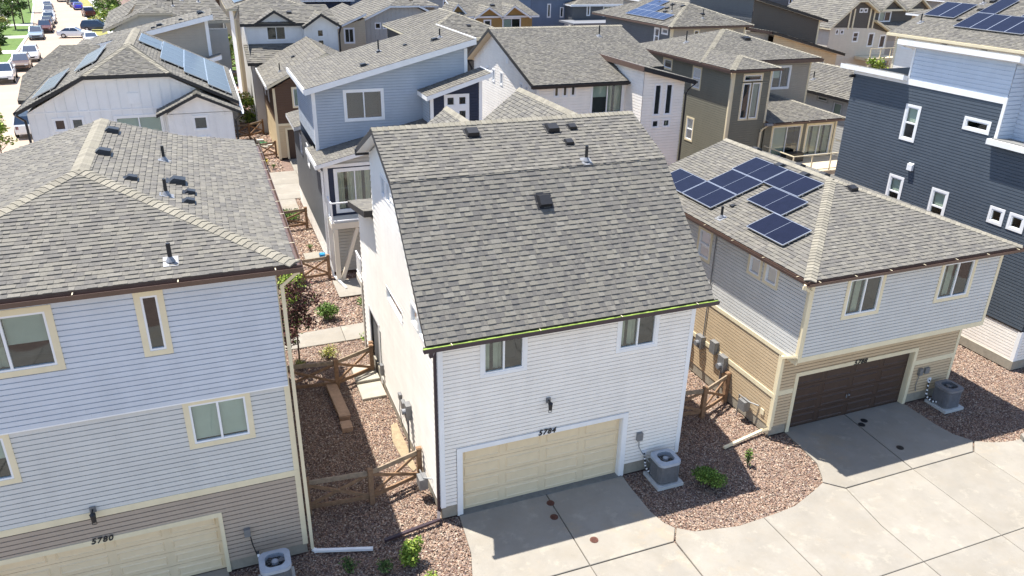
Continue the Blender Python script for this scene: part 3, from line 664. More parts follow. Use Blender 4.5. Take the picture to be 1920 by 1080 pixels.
s1 = win(T, 'L', X0, 19.95, 22.05, 4.18, 4.66, .05, WHITE, 'fixed', ('none',)); s2 = win(T, 'L', X0, 18.12, 18.87, 4.86, 5.5, .06, WHITE, 'fixed', ('none',)); s3 = win(T, 'L', X0, 17.45, 18.05, 4.86, 5.5, .06, WHITE, 'fixed', ('none',))
s4 = win(T, 'L', X0, 20.85, 21.4, 7.6, 8.3, .06, WHITE, 'fixed', ('none',)); s5 = win(T, 'L', X0, 21.5, 22.05, 7.6, 8.3, .06, WHITE, 'fixed', ('none',))
dr = (23.75, 25.3, -1, 2.35)
wall(T, 'L', X0, [(Y, .4), (23.6, .4), (23.6, 8.5), (21.1, 9.62), (19.0, 8.66), (Y, 5.88)], WSID, .19, [s1, s2, s3, s4, s5, dr], 'board', .052, plainlap=True)
wall(T, 'L', X0, [(23.6, .4), (26.3, .4), (26.3, 5.9), (23.6, 6.3)], WSID, .19, [dr], 'board', .052, plainlap=True)
mb = MB(); mb.box(X0-.035, X0, 23.62, 23.75, .1, 2.45); mb.box(X0-.035, X0, 25.3, 25.43, .1, 2.45); mb.box(X0-.035, X0, 23.75, 25.3, 2.35, 2.48); d = T.part('side_door', mb, WHITE)
mb = MB(); mb.box(X0+.06, X0+.1, 24.3, 25.3, .1, 2.35); T.part('door_leaf', mb, SLATE, d)
mb = MB(); mb.box(X0+.03, X0+.06, 23.75, 24.28, .1, 2.35); T.part('side_light', mb, PGREY, d)
plain(T, 'R', X1, [(Y, 0), (26.3, 0), (26.3, 6.2), (23.6, 8.6), (21.1, 9.6), (19, 8.6), (Y, 5.8)], WSID); plain(T, 'B', 23.6, [(X0, 5), (X1, 5), (X1, 8.6), (X0, 8.6)], WSID); plain(T, 'B', 26.3, [(X0, 0), (X1, 0), (X1, 6), (X0, 6)], WSID)
corner(T, X0, Y, .38, 5.7, WHITE, -1, .11); corner(T, X1, Y, .38, 5.7, WHITE, 1, .11)
LO = [(4.1, 15.85, 5.7), (12.3, 15.85, 5.7), (12.3, 19.0, 8.88), (4.1, 19.0, 8.88)]; UP = [(4.1, 18.985, 8.885), (12.3, 18.985, 8.885), (12.3, 21.1, 9.82), (4.1, 21.1, 9.82)]; BK = [(4.1, 21.1, 9.82), (12.3, 21.1, 9.82), (12.3, 23.75, 8.66), (4.1, 23.75, 8.66)]
nlo = roof(T, LO, BLACK, WHITE, .17, singles=300); nup = roof(T, UP, BLACK, WHITE, .17); nbk = roof(T, BK, BLACK, WHITE, .17)
ridge(T, (4.1, 21.1, 9.82), (12.3, 21.1, 9.82), nup, nbk, w=.15)
gutter(T, (4.02, 15.85, 5.68), (12.42, 15.85, 5.68), (0, -1, 0), PLUM, w=.13, h=.13, inner=LIME, straps=2.1)
mb = MB(); mb.box(4.08, 4.5, 23.72, 23.86, 8.42, 8.62); T.part('eave_return', mb, BLACK)
for x, y, s in ((6.87, 20.65, 1.1), (9.33, 20.6, 1.1), (9.98, 20.6, .75), (9.6, 19.96, .75)): vent(T, UP, x, y, s)
vent(T, LO, 8.15, 18.33, 1.15); pipe(T, UP, 9.78, 19.12, .45, .045)
PR = [(4.2, 23.62, 6.6), (6.7, 23.62, 6.6), (6.7, 26.75, 6.0), (4.2, 26.75, 6.0)]; roof(T, PR, BLACK, WHITE, .2)
# rear cross gables whose tips show above the ridge
for xc, zc, xl, xr in ((8.25, 8.95, 6.7, 9.7), (11.15, 9.5, 9.7, 12.3)):
    zl, zr = zc-.76*(xc-xl), zc-.76*(xr-xc)
    a = roof(T, [(xl, 22, zl), (xc, 22, zc), (xc, 27.7, zc), (xl, 27.7, zl)], WHITE, WHITE, .16); b = roof(T, [(xc, 22, zc), (xr, 22, zr), (xr, 27.7, zr), (xc, 27.7, zc)], WHITE, WHITE, .16)
    ridge(T, (xc, 27.7, zc), (xc, 22.5, zc), a, b, each=False)
    plain(T, 'B', 27.4, [(xl+.1, 0), (xr-.1, 0), (xr-.1, zr), (xc, zc-.1), (xl+.1, zl)], WSID)
plain(T, 'L', 6.8, [(23.6, 0), (27.4, 0), (27.4, 7.7), (23.6, 7.7)], WSID)
spout(T, [(4.2, 15.78, 5.58), (4.2, 15.8, 5.45), (4.44, 16.34, 5.3), (4.44, 16.34, .25), (4.35, 16.1, .12), (2.8, 15.9, .06)], PLUM, .085)
lamp(T, 7.56, Y-.03, 3.1); number(T, '5784', 7.55, Y-.045, 2.13, .165)
mb = MB(); mb.box(10.48, 10.66, Y-.12, Y-.02, 1.2, 1.45); j = T.part('disconnect_box', mb, METAL)
mb = MB(); mb.tube([(10.56, Y-.07, 1.2), (10.58, Y-.07, .95), (10.68, Y-.09, .75), (10.78, Y-.16, .6), (10.85, Y-.3, .5)], .015, 6); T.part('cable', mb, METAL, j)
mb = MB(); mb.box(10.72, 10.88, Y-.05, Y-.01, .6, .74); T.part('line_cover', mb, VINYL)
# meters and pipes on the side wall
mb = MB(); mb.box(X0-.2, X0-.03, 19.25, 19.55, 1.35, 1.85); mb.tube([(X0-.12, 19.4, 1.35), (X0-.12, 19.4, 0)], .03, 8); e_ = T.part('electric_meter_box', mb, METAL)
mb = MB(); mb.tube([(X0-.19, 19.4, 1.6), (X0-.3, 19.4, 1.6)], .09, 12); T.part('meter_dial', mb, ZINC, e_)
mb = MB(); mb.box(X0-.14, X0-.03, 20.0, 20.25, 1.2, 1.5); mb.box(X0-.12, X0-.03, 20.5, 20.7, 1.3, 1.5); mb.tube([(X0-.08, 20.6, 1.3), (X0-.1, 20.62, .9), (X0-.06, 20.5, .3)], .015, 6); T.part('cable_box', mb, METAL)
mb = MB(); mb.tube([(X0-.25, 17.6, 0), (X0-.25, 17.6, .75), (X0-.25, 17.2, .75), (X0-.02, 17.1, .75)], .022, 8); g_ = T.part('gas_pipe', mb, METAL)
mb = MB(); mb.box(X0-.38, X0-.14, 17.15, 17.5, .38, .72); T.part('gas_meter', mb, METAL, g_)
mb = MB(); mb.tube([(X0-.04, 23.45, 2.3), (X0-.06, 23.4, 1.4), (X0-.06, 23.35, .6)], .015, 6); mb.box(X0-.14, X0-.03, 23.2, 23.4, .7, 1.1); T.part('utility_cable', mb, METAL)
# rear balcony
mb = MB(); mb.box(4.42, 6.6, 26.32, 27.3, 2.7, 2.95); b_ = T.part('balcony', mb, STONE)
mb = MB(); mb.box(4.42, 4.56, 26.34, 26.48, 0, 2.7); T.part('balcony_post', mb, STONE, b_)
mb = MB(); mb.bar((4.45, 26.35, 3.85), (4.45, 27.25, 3.85), .05, .05); mb.bar((4.45, 26.35, 3.1), (4.45, 27.25, 3.1), .04, .04)
for k in range(8): mb.bar((4.45, 26.35+k*.125, 2.95), (4.45, 26.35+k*.125, 3.85), .02, .02)
T.part('balcony_railing', mb, VINYL, b_)

# ================================================================== 5788, right
T = Thing('house', (19.5, 16.4, 0), 'grey over tan house numbered 5788 with solar panels and a brown garage door', 'house', GROUP)
X0, X1, Y, YU = 15.6, 23.3, 16.4, 15.75
garage_door(T, Y, 16.4, 21.32, 0, 2.1, DOORB, CREAM, tside=.13, t0=.14)
mb = MB(); mb.tube([(18.9, Y+.14, .8), (18.9, Y+.1, .8)], .035, 8); mb.box(18.8, 18.83, Y+.12, Y+.15, .7, .82); T.part('door_handle', mb, ZINC)
g = (16.27, 21.45, -1, 2.22)
wall(T, 'F', Y, [(X0, .36), (X1, .36), (X1, 1.52), (X0, 1.52)], TANS, .115, [g], 'board'); wall(T, 'F', Y, [(X0, 1.7), (X1, 1.7), (X1, 3.06), (X0, 3.06)], TANS, .115, [g], 'board')
band(T, 'F', Y, X0, 16.26, 1.52, 1.7, CREAM, 'belt_board'); band(T, 'F', Y, 21.46, X1, 1.52, 1.7, CREAM, 'belt_board')
w1 = win(T, 'F', YU, 16.94, 18.41, 4.33, 5.74, .11, CREAM, 'slider', ('curtain', 'none')); w2 = win(T, 'F', YU, 20.68, 22.2, 4.31, 5.74, .11, CREAM, 'slider', ('curtain', 'none'))
wall(T, 'F', YU, [(X0, 3.26), (X1, 3.26), (X1, 5.93), (X0, 5.93)], GREYBLUE, .115, [w1, w2], 'board'); band(T, 'F', YU, X0-.02, X1+.02, 3.09, 3.26, CREAM, 'skirt_board')
mb = MB(); mb.box(X0, X1, YU+.005, Y, 3.06, 3.09); T.part('soffit', mb, CREAM)
mb = MB(); mb.box(X0+.005, 16.26, Y+.006, Y+.1, 0, .36); mb.box(21.46, X1-.005, Y+.006, Y+.1, 0, .36); mb.box(X0+.005, X0+.1, Y+.1, 25.5, 0, .36); mb.box(X1-.1, X1-.005, Y+.1, 25.5, 0, .36); T.part('foundation', mb, FOUND)
v1 = win(T, 'L', X0, 20.6, 21.45, 4.42, 5.6, .1, CREAM, 'hung', ('none', 'none')); v2 = win(T, 'L', X0, 17.93, 18.62, 4.92, 5.66, .09, CREAM, 'fixed', ('blind',)); v3 = win(T, 'L', X0, 17.12, 17.82, 4.92, 5.66, .09, CREAM, 'fixed', ('blind',))
wall(T, 'L', X0, [(Y, .36), (25.5, .36), (25.5, 1.42), (Y, 1.42)], TANS, .115, (), 'board'); wall(T, 'L', X0, [(Y, 1.58), (25.5, 1.58), (25.5, 3.0), (Y, 3.0)], TANS, .115, (), 'board')
band(T, 'L', X0, Y, 25.5, 1.42, 1.58, CREAM, 'belt_board'); band(T, 'L', X0, YU, 25.5, 3.0, 3.14, CREAM, 'skirt_board')
wall(T, 'L', X0, [(YU, 3.14), (25.5, 3.14), (25.5, 5.86), (YU, 5.86)], GREYBLUE, .115, [v1, v2, v3], 'board')
plain(T, 'R', X1, [(Y, 0), (25.5, 0), (25.5, 5.9), (Y, 5.9)], TANS); plain(T, 'R', X1-.002, [(YU, 3.1), (Y, 3.1), (Y, 5.9), (YU, 5.9)], GREYBLUE); plain(T, 'B', 25.5, [(X0, 0), (X1, 0), (X1, 5.8), (19.45, 7.2), (X0, 5.8)], TANS)
corner(T, X0, Y, .34, 3.02, CREAM, -1, .11); corner(T, X1, Y, .34, 3.06, CREAM, 1, .09); corner(T, X0, YU, 3.14, 5.8, CREAM, -1, .11); corner(T, X1, YU, 3.26, 5.8, CREAM, 1, .09)
FR = [(15.2, 15.45, 5.97), (23.7, 15.45, 5.97), (19.45, 19.7, 7.41)]; LF = [(15.2, 15.45, 5.97), (19.45, 19.7, 7.41), (19.45, 25.7, 7.41), (15.2, 25.7, 5.97)]; RF = [(23.7, 15.45, 5.97), (23.7, 25.7, 5.97), (19.45, 25.7, 7.41), (19.45, 19.7, 7.41)]
nf = roof(T, FR, BROWN, CREAM, .13, singles=200); nl = roof(T, LF, BROWN, CREAM, .13, singles=100); nr = roof(T, RF, BROWN, CREAM, .13)
ridge(T, (15.22, 15.47, 5.975), (19.45, 19.7, 7.41), nl, nf); ridge(T, (23.68, 15.47, 5.975), (19.45, 19.7, 7.41), nf, nr); ridge(T, (19.45, 25.7, 7.41), (19.45, 19.6, 7.41), nl, nr)
gutter(T, (15.11, 15.45, 5.94), (23.82, 15.45, 5.94), (0, -1, 0), BROWN, straps=1.3); gutter(T, (15.2, 15.45, 5.94), (15.2, 25.7, 5.94), (-1, 0, 0), BROWN, straps=1.6, w=.09)
for xs, ys in (((15.8, 16.85), (17.4, 19.2)), ((16.85, 17.9), (18.87, 20.67)), ((17.92, 18.97), (19.45, 21.25)), ((17.92, 18.97), (21.27, 23.07)), ((16.86, 17.91), (21.2, 23.0)), ((15.8, 16.85), (21.2, 23.0)), ((15.8, 16.85), (23.02, 24.82))):
    solar(T, LF, xs, ys, mid='y')
for x, y, s in ((19.1, 21.9, .95), (19.12, 20.6, .95), (16.43, 20.83, .5)): vent(T, LF, x, y, s)
for x, y in ((19.7, 21.4), (19.75, 20.2), (19.8, 18.9), (19.8, 24)): vent(T, RF if y > 19.6 else FR, x, y+.2, .9)
pipe(T, LF, 15.73, 20.48, .42, .045)
spout(T, [(15.12, 15.5, 5.85), (15.15, 15.55, 5.72), (15.52, 15.68, 5.5), (15.52, 15.68, 3.35), (15.54, 16.3, 3.0), (15.54, 16.32, .35), (15.5, 16.6, .1), (13.8, 16.28, .06)], CREAM, .085)
number(T, '5788', 18.88, Y-.045, 2.1, .17)
mb = MB(); mb.box(21.7, 21.86, Y-.12, Y-.02, 1.1, 1.36); mb.box(21.98, 22.18, Y-.1, Y-.02, 1.12, 1.34); T.part('disconnect_box', mb, METAL)
mb = MB(); mb.tube([(21.78, Y-.06, 1.1), (21.74, Y-.05, .7), (21.8, Y-.05, .45)], .013, 6); T.part('cable', mb, METAL)
mb = MB(); mb.box(22.28, 22.42, Y-.06, Y-.02, .72, .86); T.part('line_cover', mb, VINYL)
mb = MB(); mb.tube([(15.55, 20.36, 5.8), (15.55, 20.36, 1.7)], .022, 6); T.part('solar_conduit', mb, METAL)
for i, (y0, y1, z0, z1) in enumerate(((21.0, 21.4, .95, 1.5), (20.25, 20.6, 1.25, 1.72), (19.45, 19.75, 1.45, 1.9), (18.85, 19.2, 1.05, 1.62))):
    mb = MB(); mb.box(X0-.2, X0-.02, y0, y1, z0, z1); e_ = T.part('electric_box', mb, METAL)
    if i in (1, 3): mb = MB(); mb.tube([(X0-.2, (y0+y1)/2, z0+.2), (X0-.32, (y0+y1)/2, z0+.2)], .1, 12); T.part('meter_dial', mb, ZINC, e_)
    if i == 0: mb = MB(); mb.box(X0-.205, X0-.2, y0+.12, y0+.28, z0+.1, z0+.3); T.part('warning_label', mb, mat('red_label', (.45, .05, .03), .5, 0), e_)
mb = MB(); mb.tube([(X0-.14, 19.0, 1.1), (X0-.14, 19.0, 0)], .045, 8); T.part('service_conduit', mb, METAL)
mb = MB(); mb.tube([(X0-.2, 17.8, 0), (X0-.2, 17.8, .8), (X0-.2, 17.3, .8), (X0-.03, 17.0, .8)], .022, 8); g_ = T.part('gas_pipe', mb, METAL)
mb = MB(); mb.box(X0-.33, X0-.08, 17.35, 17.68, .4, .75); T.part('gas_meter', mb, METAL, g_)
mb = MB(); mb.box(X0-.05, X0-.02, 16.72, 16.88, .6, .8); T.part('outdoor_outlet', mb, CREAM)

# ================================================================== navy house far right
T = Thing('house', (31, 16.8, 0), 'tall navy and white house with flat roofs at the right edge', 'house', GROUP)
X0, X1, Y = 27.2, 35.0, 16.8
hs = [win(T, 'L', X0, 23.44, 24.22, 7.22, 8.71, .1, WHITE, 'hung', ('none', 'blind')), win(T, 'L', X0, 20.24, 21.4, 8.25, 8.75, .1, WHITE, 'fixed', ('none',)), win(T, 'L', X0, 23.47, 24.27, 4.3, 5.7, .1, WHITE, 'hung', ('none', 'blind')),
      win(T, 'L', X0, 21.22, 22.04, 4.3, 5.72, .1, WHITE, 'hung', ('none', 'blind')), win(T, 'L', X0, 18.74, 19.38, 5.12, 5.77, .1, WHITE, 'fixed', ('none',)), win(T, 'L', X0, 17.9, 18.56, 5.12, 5.77, .1, WHITE, 'fixed', ('none',))]
E4 = .122
wall(T, 'L', X0, [(24.4, 1.66), (27.4, 1.66), (27.4, 9.46), (24.4, 9.46)], NAVY, E4, hs, 'board'); wall(T, 'L', X0, [(19.9, 1.66), (24.4, 1.66), (24.4, 9.46), (19.9, 9.46)], NAVY, E4, hs, 'board'); wall(T, 'L', X0, [(Y, 1.66), (19.9, 1.66), (19.9, 8.0), (Y, 8.0)], NAVY, E4, hs, 'board')
wall(T, 'L', X0, [(Y, .36), (27.4, .36), (27.4, 1.6), (Y, 1.6)], WSID, E4, (), 'board'); band(T, 'L', X0, Y, 27.4, 1.6, 1.66, BLACK, 'drip_edge')
band(T, 'L', X0, 19.9, 24.4, 9.46, 9.68, WHITE, 'frieze_board'); band(T, 'L', X0, 24.4, 27.4, 9.46, 9.62, WHITE, 'frieze_board')
UPB = siding_mat('shade_tinted_siding', (.56, .62, .70)); wall(T, 'L', X0, [(19.9, 9.68), (24.4, 9.68), (24.4, 10.98), (19.9, 10.98)], UPB, .16)  # white upper walls; the blue shade under the roofs is in this colour
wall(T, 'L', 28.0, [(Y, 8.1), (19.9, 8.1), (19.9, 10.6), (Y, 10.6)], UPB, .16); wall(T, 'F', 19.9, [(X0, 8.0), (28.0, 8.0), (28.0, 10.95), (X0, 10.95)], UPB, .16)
mb = MB(); mb.box(X0-.04, X0-.0, 19.86, 19.98, 8.1, 9.7); T.part('corner_post', mb, WHITE)
mb = MB(); mb.box(X0-.035, X0, 24.36, 24.44, 9.7, 10.95); T.part('corner_post', mb, WHITE)
wall(T, 'F', Y, [(X0, .36), (X1, .36), (X1, 1.6), (X0, 1.6)], WSID, E4, (), 'lap'); wall(T, 'F', Y, [(X0, 1.66), (X1, 1.66), (X1, 8), (X0, 8)], NAVY, E4); corner(T, X0, Y, .36, 1.6, WHITE, -1, .12)
mb = MB(); mb.box(X0-.05, X1, Y-.05, 27.45, 0, .36); T.part('foundation', mb, FOUND)
for x0, x1, y0, y1, z0, z1, sl in ((26.9, 35.2, 24.42, 28.0, 9.64, 9.84, .2), (26.88, 35.2, 19.6, 25.1, 11.0, 11.2, .27), (26.88, 35.2, 16.4, 20.05, 8.0, 8.2, .09), (27.7, 35.2, 16.4, 19.6, 10.6, 10.82, .27)):
    mb = MB(); dz = sl*(x1-x0); mb.prism([(x0, y0, z0), (x0, y0, z1), (x1, y0, z1-dz), (x1, y0, z0-dz)], (0, y1-y0, 0)); f_ = T.part('roof_slab', mb, WHITE)
    mb = MB(); mb.prism([(x0+.12, y0+.12, z1-.1*sl), (x0+.12, y0+.12, z1+.04-.1*sl), (x1-.1, y0+.12, z1+.04-dz+.1*sl), (x1-.1, y0+.12, z1-dz)], (0, y1-y0-.24, 0)); T.part('roof_membrane', mb, mat('grey_roof_membrane', (.20, .195, .18), .9, .2, 5), f_)
plain(T, 'B', 27.4, [(X0, 0), (X1, 0), (X1, 9.6), (X0, 9.6)], NAVY); plain(T, 'R', X1, [(Y, 0), (27.4, 0), (27.4, 9.6), (Y, 9.6)], NAVY)
mb = MB(); mb.box(X0-.14, X0-.02, 23.15, 23.4, 6.1, 6.35); mb.poly([(X0-.14, 23.15, 6.35), (X0-.14, 23.4, 6.35), (X0-.02, 23.4, 6.4), (X0-.02, 23.15, 6.4)]); T.part('dryer_vent', mb, VINYL)
mb = MB(); mb.box(26.95, 27.2, 27.3, 27.42, 9.3, 9.42); T.part('scupper', mb, BLACK)

# ================================================================== light blue house with deck
T = Thing('house', (8, 34.4, 0), 'light blue-grey house with a long single-slope roof and a raised front deck', 'house', GROUP)
Y, YU, X0, X1 = 34.4, 36.3, 4.45, 11.85
w = win(T, 'F', YU, 5.85, 7.75, 6.77, 8.24, .1, WHITE, 'slider', ('none', 'none'))
wall(T, 'F', YU, [(X0, 5.3), (X1, 5.3), (X1, 9.98), (X0, 8.26)], LBLUE, .13, [w])
wall(T, 'L', X0, [(YU, 5.7), (42.3, 5.7), (42.3, 8.26), (YU, 8.26)], LBLUE, .13)
corner(T, X0, YU, 5.4, 8.3, WHITE, -1, .13); corner(T, X1, YU, 5.4, 9.9, WHITE, 1, .13)
U = [(4.1, 35.85, 8.4), (12.15, 35.85, 10.38), (12.15, 42.6, 10.38), (4.1, 42.6, 8.4)]; roof(T, U, WHITE, WHITE, .26)
mb = MB(); mb.box(12.15, 12.2, 35.85, 42.6, 10.12, 10.42); T.part('fascia_board', mb, WHITE)
mb = MB(); mb.box(4.03, 4.1, 35.85, 42.6, 8.2, 8.42); T.part('gutter', mb, WHITE)
for x, y, s in ((7.1, 37.2, 1.), (9.6, 39.2, .6), (10.9, 38.3, 1.), (8.3, 39.5, .6)): vent(T, U, x, y, s)
pipe(T, U, 8.3, 39.6, .6); pipe(T, U, 11.2, 38.6, .45)
plain(T, 'B', 42.3, [(X0, 0), (X1, 0), (X1, 9.9), (X0, 8.2)], LBLUE); plain(T, 'R', X1, [(YU, 0), (42.3, 0), (42.3, 9.9), (YU, 9.9)], LBLUE)
dw = win(T, 'F', Y, 4.86, 6.75, 3.0, 5.1, .12, WHITE, 'slider', ('curtain', 'curtain'))
wall(T, 'F', Y, [(X0, .1), (9.5, .1), (9.5, 2.75), (X0, 2.75)], PGREY, .15); wall(T, 'F', Y, [(X0, 2.75), (9.5, 2.75), (9.5, 5.22), (X0, 5.22)], PANEL, .15, [dw], 'flat')
wall(T, 'F', Y, [(X0, 5.22), (9.5, 5.22), (9.5, 6.4), (X0, 5.25)], PGREY, .15); band(T, 'F', Y, X0, 9.5, 5.16, 5.3, WHITE, 'head_board'); corner(T, X0, Y, .1, 5.2, WHITE, -1, .16)
hz = [win(T, 'L', X0, 39.4, 40.2, 3.8, 5.0, .1, WHITE, 'hung', ('none', 'none')), win(T, 'L', X0, 42.3, 43.1, 3.8, 4.9, .1, WHITE, 'hung', ('none', 'none'))]
wall(T, 'L', X0, [(Y, 1.1), (46, 1.1), (46, 5.2), (Y, 5.2)], SLATE, .15, hz); wall(T, 'L', X0, [(Y, .1), (46, .1), (46, 1.1), (Y, 1.1)], WSID, .15); wall(T, 'L', X0, [(Y, 5.2), (YU, 5.2), (YU, 5.5), (Y, 5.3)], SLATE, .15)
LR = [(4.1, 34.0, 5.42), (9.62, 34.0, 6.7), (9.62, YU-.03, 6.7), (4.1, YU-.03, 5.42)]; roof(T, LR, WHITE, WHITE, .18)
roof(T, [(4.1, YU-.03, 5.42), (X0-.04, YU-.03, 5.5), (X0-.04, 37.3, 5.5), (4.1, 37.3, 5.42)], WHITE, WHITE, .18)
mb = MB(); mb.box(4.03, 4.1, 33.98, 37.3, 5.22, 5.44); T.part('gutter', mb, WHITE)
RR = [(4.1, 42.4, 5.3), (8, 42.4, 6.2), (8, 46.3, 6.2), (4.1, 46.3, 5.3)]; roof(T, RR, WHITE, WHITE, .18)
plain(T, 'B', 46, [(X0, 0), (8, 0), (8, 6), (X0, 5.2)], SLATE); plain(T, 'R', 8, [(42.3, 0), (46, 0), (46, 6), (42.3, 6)], SLATE)
# projecting midnight blue bay
wall(T, 'F', 35.0, [(9.65, 5.5), (12.15, 5.5), (12.15, 8.75), (9.65, 8.05)], PANEL, .13, [(10.33, 11.5, 6.6, 8.0)]); wall(T, 'L', 9.6, [(35, 6.4), (YU, 6.4), (YU, 7.95), (35, 7.95)], LBLUE, .13); plain(T, 'R', 12.15, [(35, 0), (YU, 0), (YU, 8.7), (35, 8.7)], PANEL)
corner(T, 9.65, 35, 6.3, 8.0, WHITE, -1, .13); corner(T, 12.15, 35, 5.5, 8.7, WHITE, 1, .13)
DR = [(9.35, 34.55, 8.06), (12.5, 34.55, 9.0), (12.5, YU-.03, 9.0), (9.35, YU-.03, 8.06)]; roof(T, DR, WHITE, WHITE, .2)
mb = MB(); mb.box(12.5, 12.55, 34.55, YU, 8.82, 9.04); T.part('fascia_board', mb, WHITE)
mb = MB()
for x0, x1 in ((10.3, 10.42), (10.82, 11.0), (11.4, 11.53)): mb.box(x0, x1, 34.965, 35.0, 6.55, 8.03)
for x0, x1 in ((10.42, 10.82), (11.0, 11.4)):
    for z0, z1 in ((6.55, 6.65), (7.28, 7.5), (7.92, 8.03)): mb.box(x0, x1, 34.965, 35.0, z0, z1)
T.part('window_surround', mb, WHITE)
for x0 in (10.42, 11.0):
    for z0, z1 in ((7.5, 7.92), (6.65, 7.28)): win(T, 'F', 35.0, x0, x0+.4, z0, z1, 0, WHITE, 'fixed', ('none',))
wall(T, 'F', 34.9, [(9.65, 5.2), (12.1, 5.2), (12.1, 5.5), (9.65, 5.5)], PANEL, .15)
spout(T, [(4.1, 34.05, 5.3), (4.25, 34.3, 5.1), (4.33, 34.33, 5.0), (4.33, 34.33, 1.0), (4.42, 33.9, .15), (4.75, 32.4, .08)], WHITE, .09)
mb = MB(); mb.box(X0, 8.5, 33.3, Y-.02, 2.6, 2.88); dk = T.part('deck', mb, STONE)
DPM = STONE
mb = MB(); mb.box(4.5, 4.7, 33.28, 33.48, 0, 2.6); T.part('deck_post', mb, DPM, dk); mb = MB(); mb.bar((4.75, 33.4, .02), (5.6, 33.4, 2.58), .16, .16); T.part('deck_brace', mb, DPM, dk); mb = MB(); mb.box(8.3, 8.5, 33.3, 33.5, 0, 2.6); T.part('deck_post', mb, DPM, dk)
mb = MB()
for z in (2.98, 3.82): mb.bar((4.5, 33.34, z), (8.5, 33.34, z), .05, .05); mb.bar((4.5, 33.34, z), (4.5, Y, z), .05, .05)
for k in range(4): mb.bar((4.5+k*1.33, 33.34, 2.88), (4.5+k*1.33, 33.34, 3.86), .07, .07)
mb.bar((4.52, 34.3, 2.88), (4.52, 34.3, 3.86), .06, .06); T.part('deck_railing', mb, VINYL, dk)
mb = MB(); mb.box(4.3, 6.6, 31.6, 33.5, .01, .04); T.part('patio_slab', mb, CONC)

# ================================================================== white black-trimmed gable house
T = Thing('house', (19.5, 36.6, 0), 'white house with black-edged gable roof behind the centre house', 'house', GROUP)
Y, X0, X1, YR = 36.6, 15.7, 23.3, 34.85
ws = [win(T, 'L', X0, a, a+.45, 7.1, 7.85, .07, WHITE, 'fixed', ('none',)) for a in (43.9, 42.8, 41.5)]+[win(T, 'L', X0, 38.5, 38.95, 7.05, 7.75, .07, WHITE, 'fixed', ('none',)), win(T, 'L', X0, 37.75, 38.2, 7.05, 7.75, .07, WHITE, 'fixed', ('none',))]
wall(T, 'L', X0, [(Y, 0), (46.6, 0), (46.6, 8.0), (42.9, 9.9), (Y, 7.92)], WSID, .15, ws)
band(T, 'L', X0, 40.6, 41.0, 8.45, 9.0, WHITE, 'gable_vent')
a = win(T, 'F', Y, 18.75, 20.72, 6.25, 7.95, .08, WHITE, 'slider', ('none', 'curtain')); bs = [win(T, 'F', Y, x, x+.34, 7.28, 7.86, .05, WHITE, 'fixed', ('none',)) for x in (16.62, 17.1, 17.56)]
wall(T, 'F', Y, [(X0, 0), (20.85, 0), (20.85, 8.0), (X0, 8.0)], WSID, .15, [a]+bs); corner(T, X0, Y, 0, 7.95, WHITE, -1, .12)
cs = [win(T, 'F', YR, 21.5, 21.98, 6.4, 8.05, .05, WHITE, 'fixed', ('none',)), win(T, 'F', YR, 22.17, 22.65, 6.4, 8.05, .05, WHITE, 'fixed', ('none',)), win(T, 'F', YR, 21.5, 21.98, 5.75, 6.22, .05, WHITE, 'fixed', ('none',)), win(T, 'F', YR, 22.17, 22.65, 5.75, 6.22, .05, WHITE, 'fixed', ('curtain',))]
wall(T, 'F', YR, [(20.85, 0), (X1, 0), (X1, 8.2), (20.85, 8.85)], WSID, .15, cs); wall(T, 'L', 20.85, [(YR, 0), (39.3, 0), (39.3, 8.8), (YR, 8.8)], WSID, .15)
wall(T, 'R', X1, [(YR, 0), (46.6, 0), (46.6, 7.9), (42.9, 9.6), (37.6, 8.0), (YR, 7.9)], WSID, .15); plain(T, 'B', 46.6, [(X0, 0), (X1, 0), (X1, 8), (X0, 8)], WSID)
FP = [(15.3, 36.2, 8.06), (20.75, 36.2, 8.06), (20.75, 37.5, 8.43), (23.7, 37.5, 8.43), (23.7, 42.9, 10.1), (15.3, 42.9, 10.1)]
Aa = [(15.3, 36.2, 8.02), (20.75, 36.2, 8.02), (20.75, 42.9, 10.1), (15.3, 42.9, 10.1)]; n1 = roof(T, Aa, BLACK, SANDW, .2); Ab = [(20.75, 37.6, 8.455), (23.7, 37.6, 8.455), (23.7, 42.9, 10.1), (20.75, 42.9, 10.1)]; roof(T, Ab, BLACK, SANDW, .2)
Bk = [(15.3, 42.9, 10.1), (23.7, 42.9, 10.1), (23.7, 47, 8.0), (15.3, 47, 8.0)]; n2 = roof(T, Bk, BLACK, SANDW, .2); ridge(T, (15.3, 42.9, 10.1), (23.7, 42.9, 10.1), n1, n2, each=False)
SR = [(20.6, 34.45, 8.98), (23.7, 34.45, 8.2), (23.7, 38.2, 8.2), (20.6, 39.2, 8.98)]; roof(T, SR, BLACK, SANDW, .22)
mb = MB(); mb.box(20.54, 20.6, 34.45, 39.3, 8.74, 9.0); T.part('fascia_board', mb, BROWN)
gutter(T, (15.2, 36.2, 8.0), (20.8, 36.2, 8.0), (0, -1, 0), BLACK, w=.13, h=.14); gutter(T, (23.7, 34.4, 8.16), (23.7, 40, 8.16), (1, 0, 0), BLACK)
pipe(T, Ab, 21.6, 41.5, .6)
spout(T, [(23.78, 34.5, 8.05), (23.5, 34.75, 7.7), (23.4, 34.78, 7.5), (23.4, 34.78, 0)], BLACK, .08); spout(T, [(15.35, 47, 7.9), (15.5, 46.5, 7.4), (15.6, 46.4, 0)], BLACK, .1)
mb = MB(); mb.box(15.2, 15.7, 46.9, 47.1, 7.75, 7.98); T.part('eave_return', mb, BLACK)

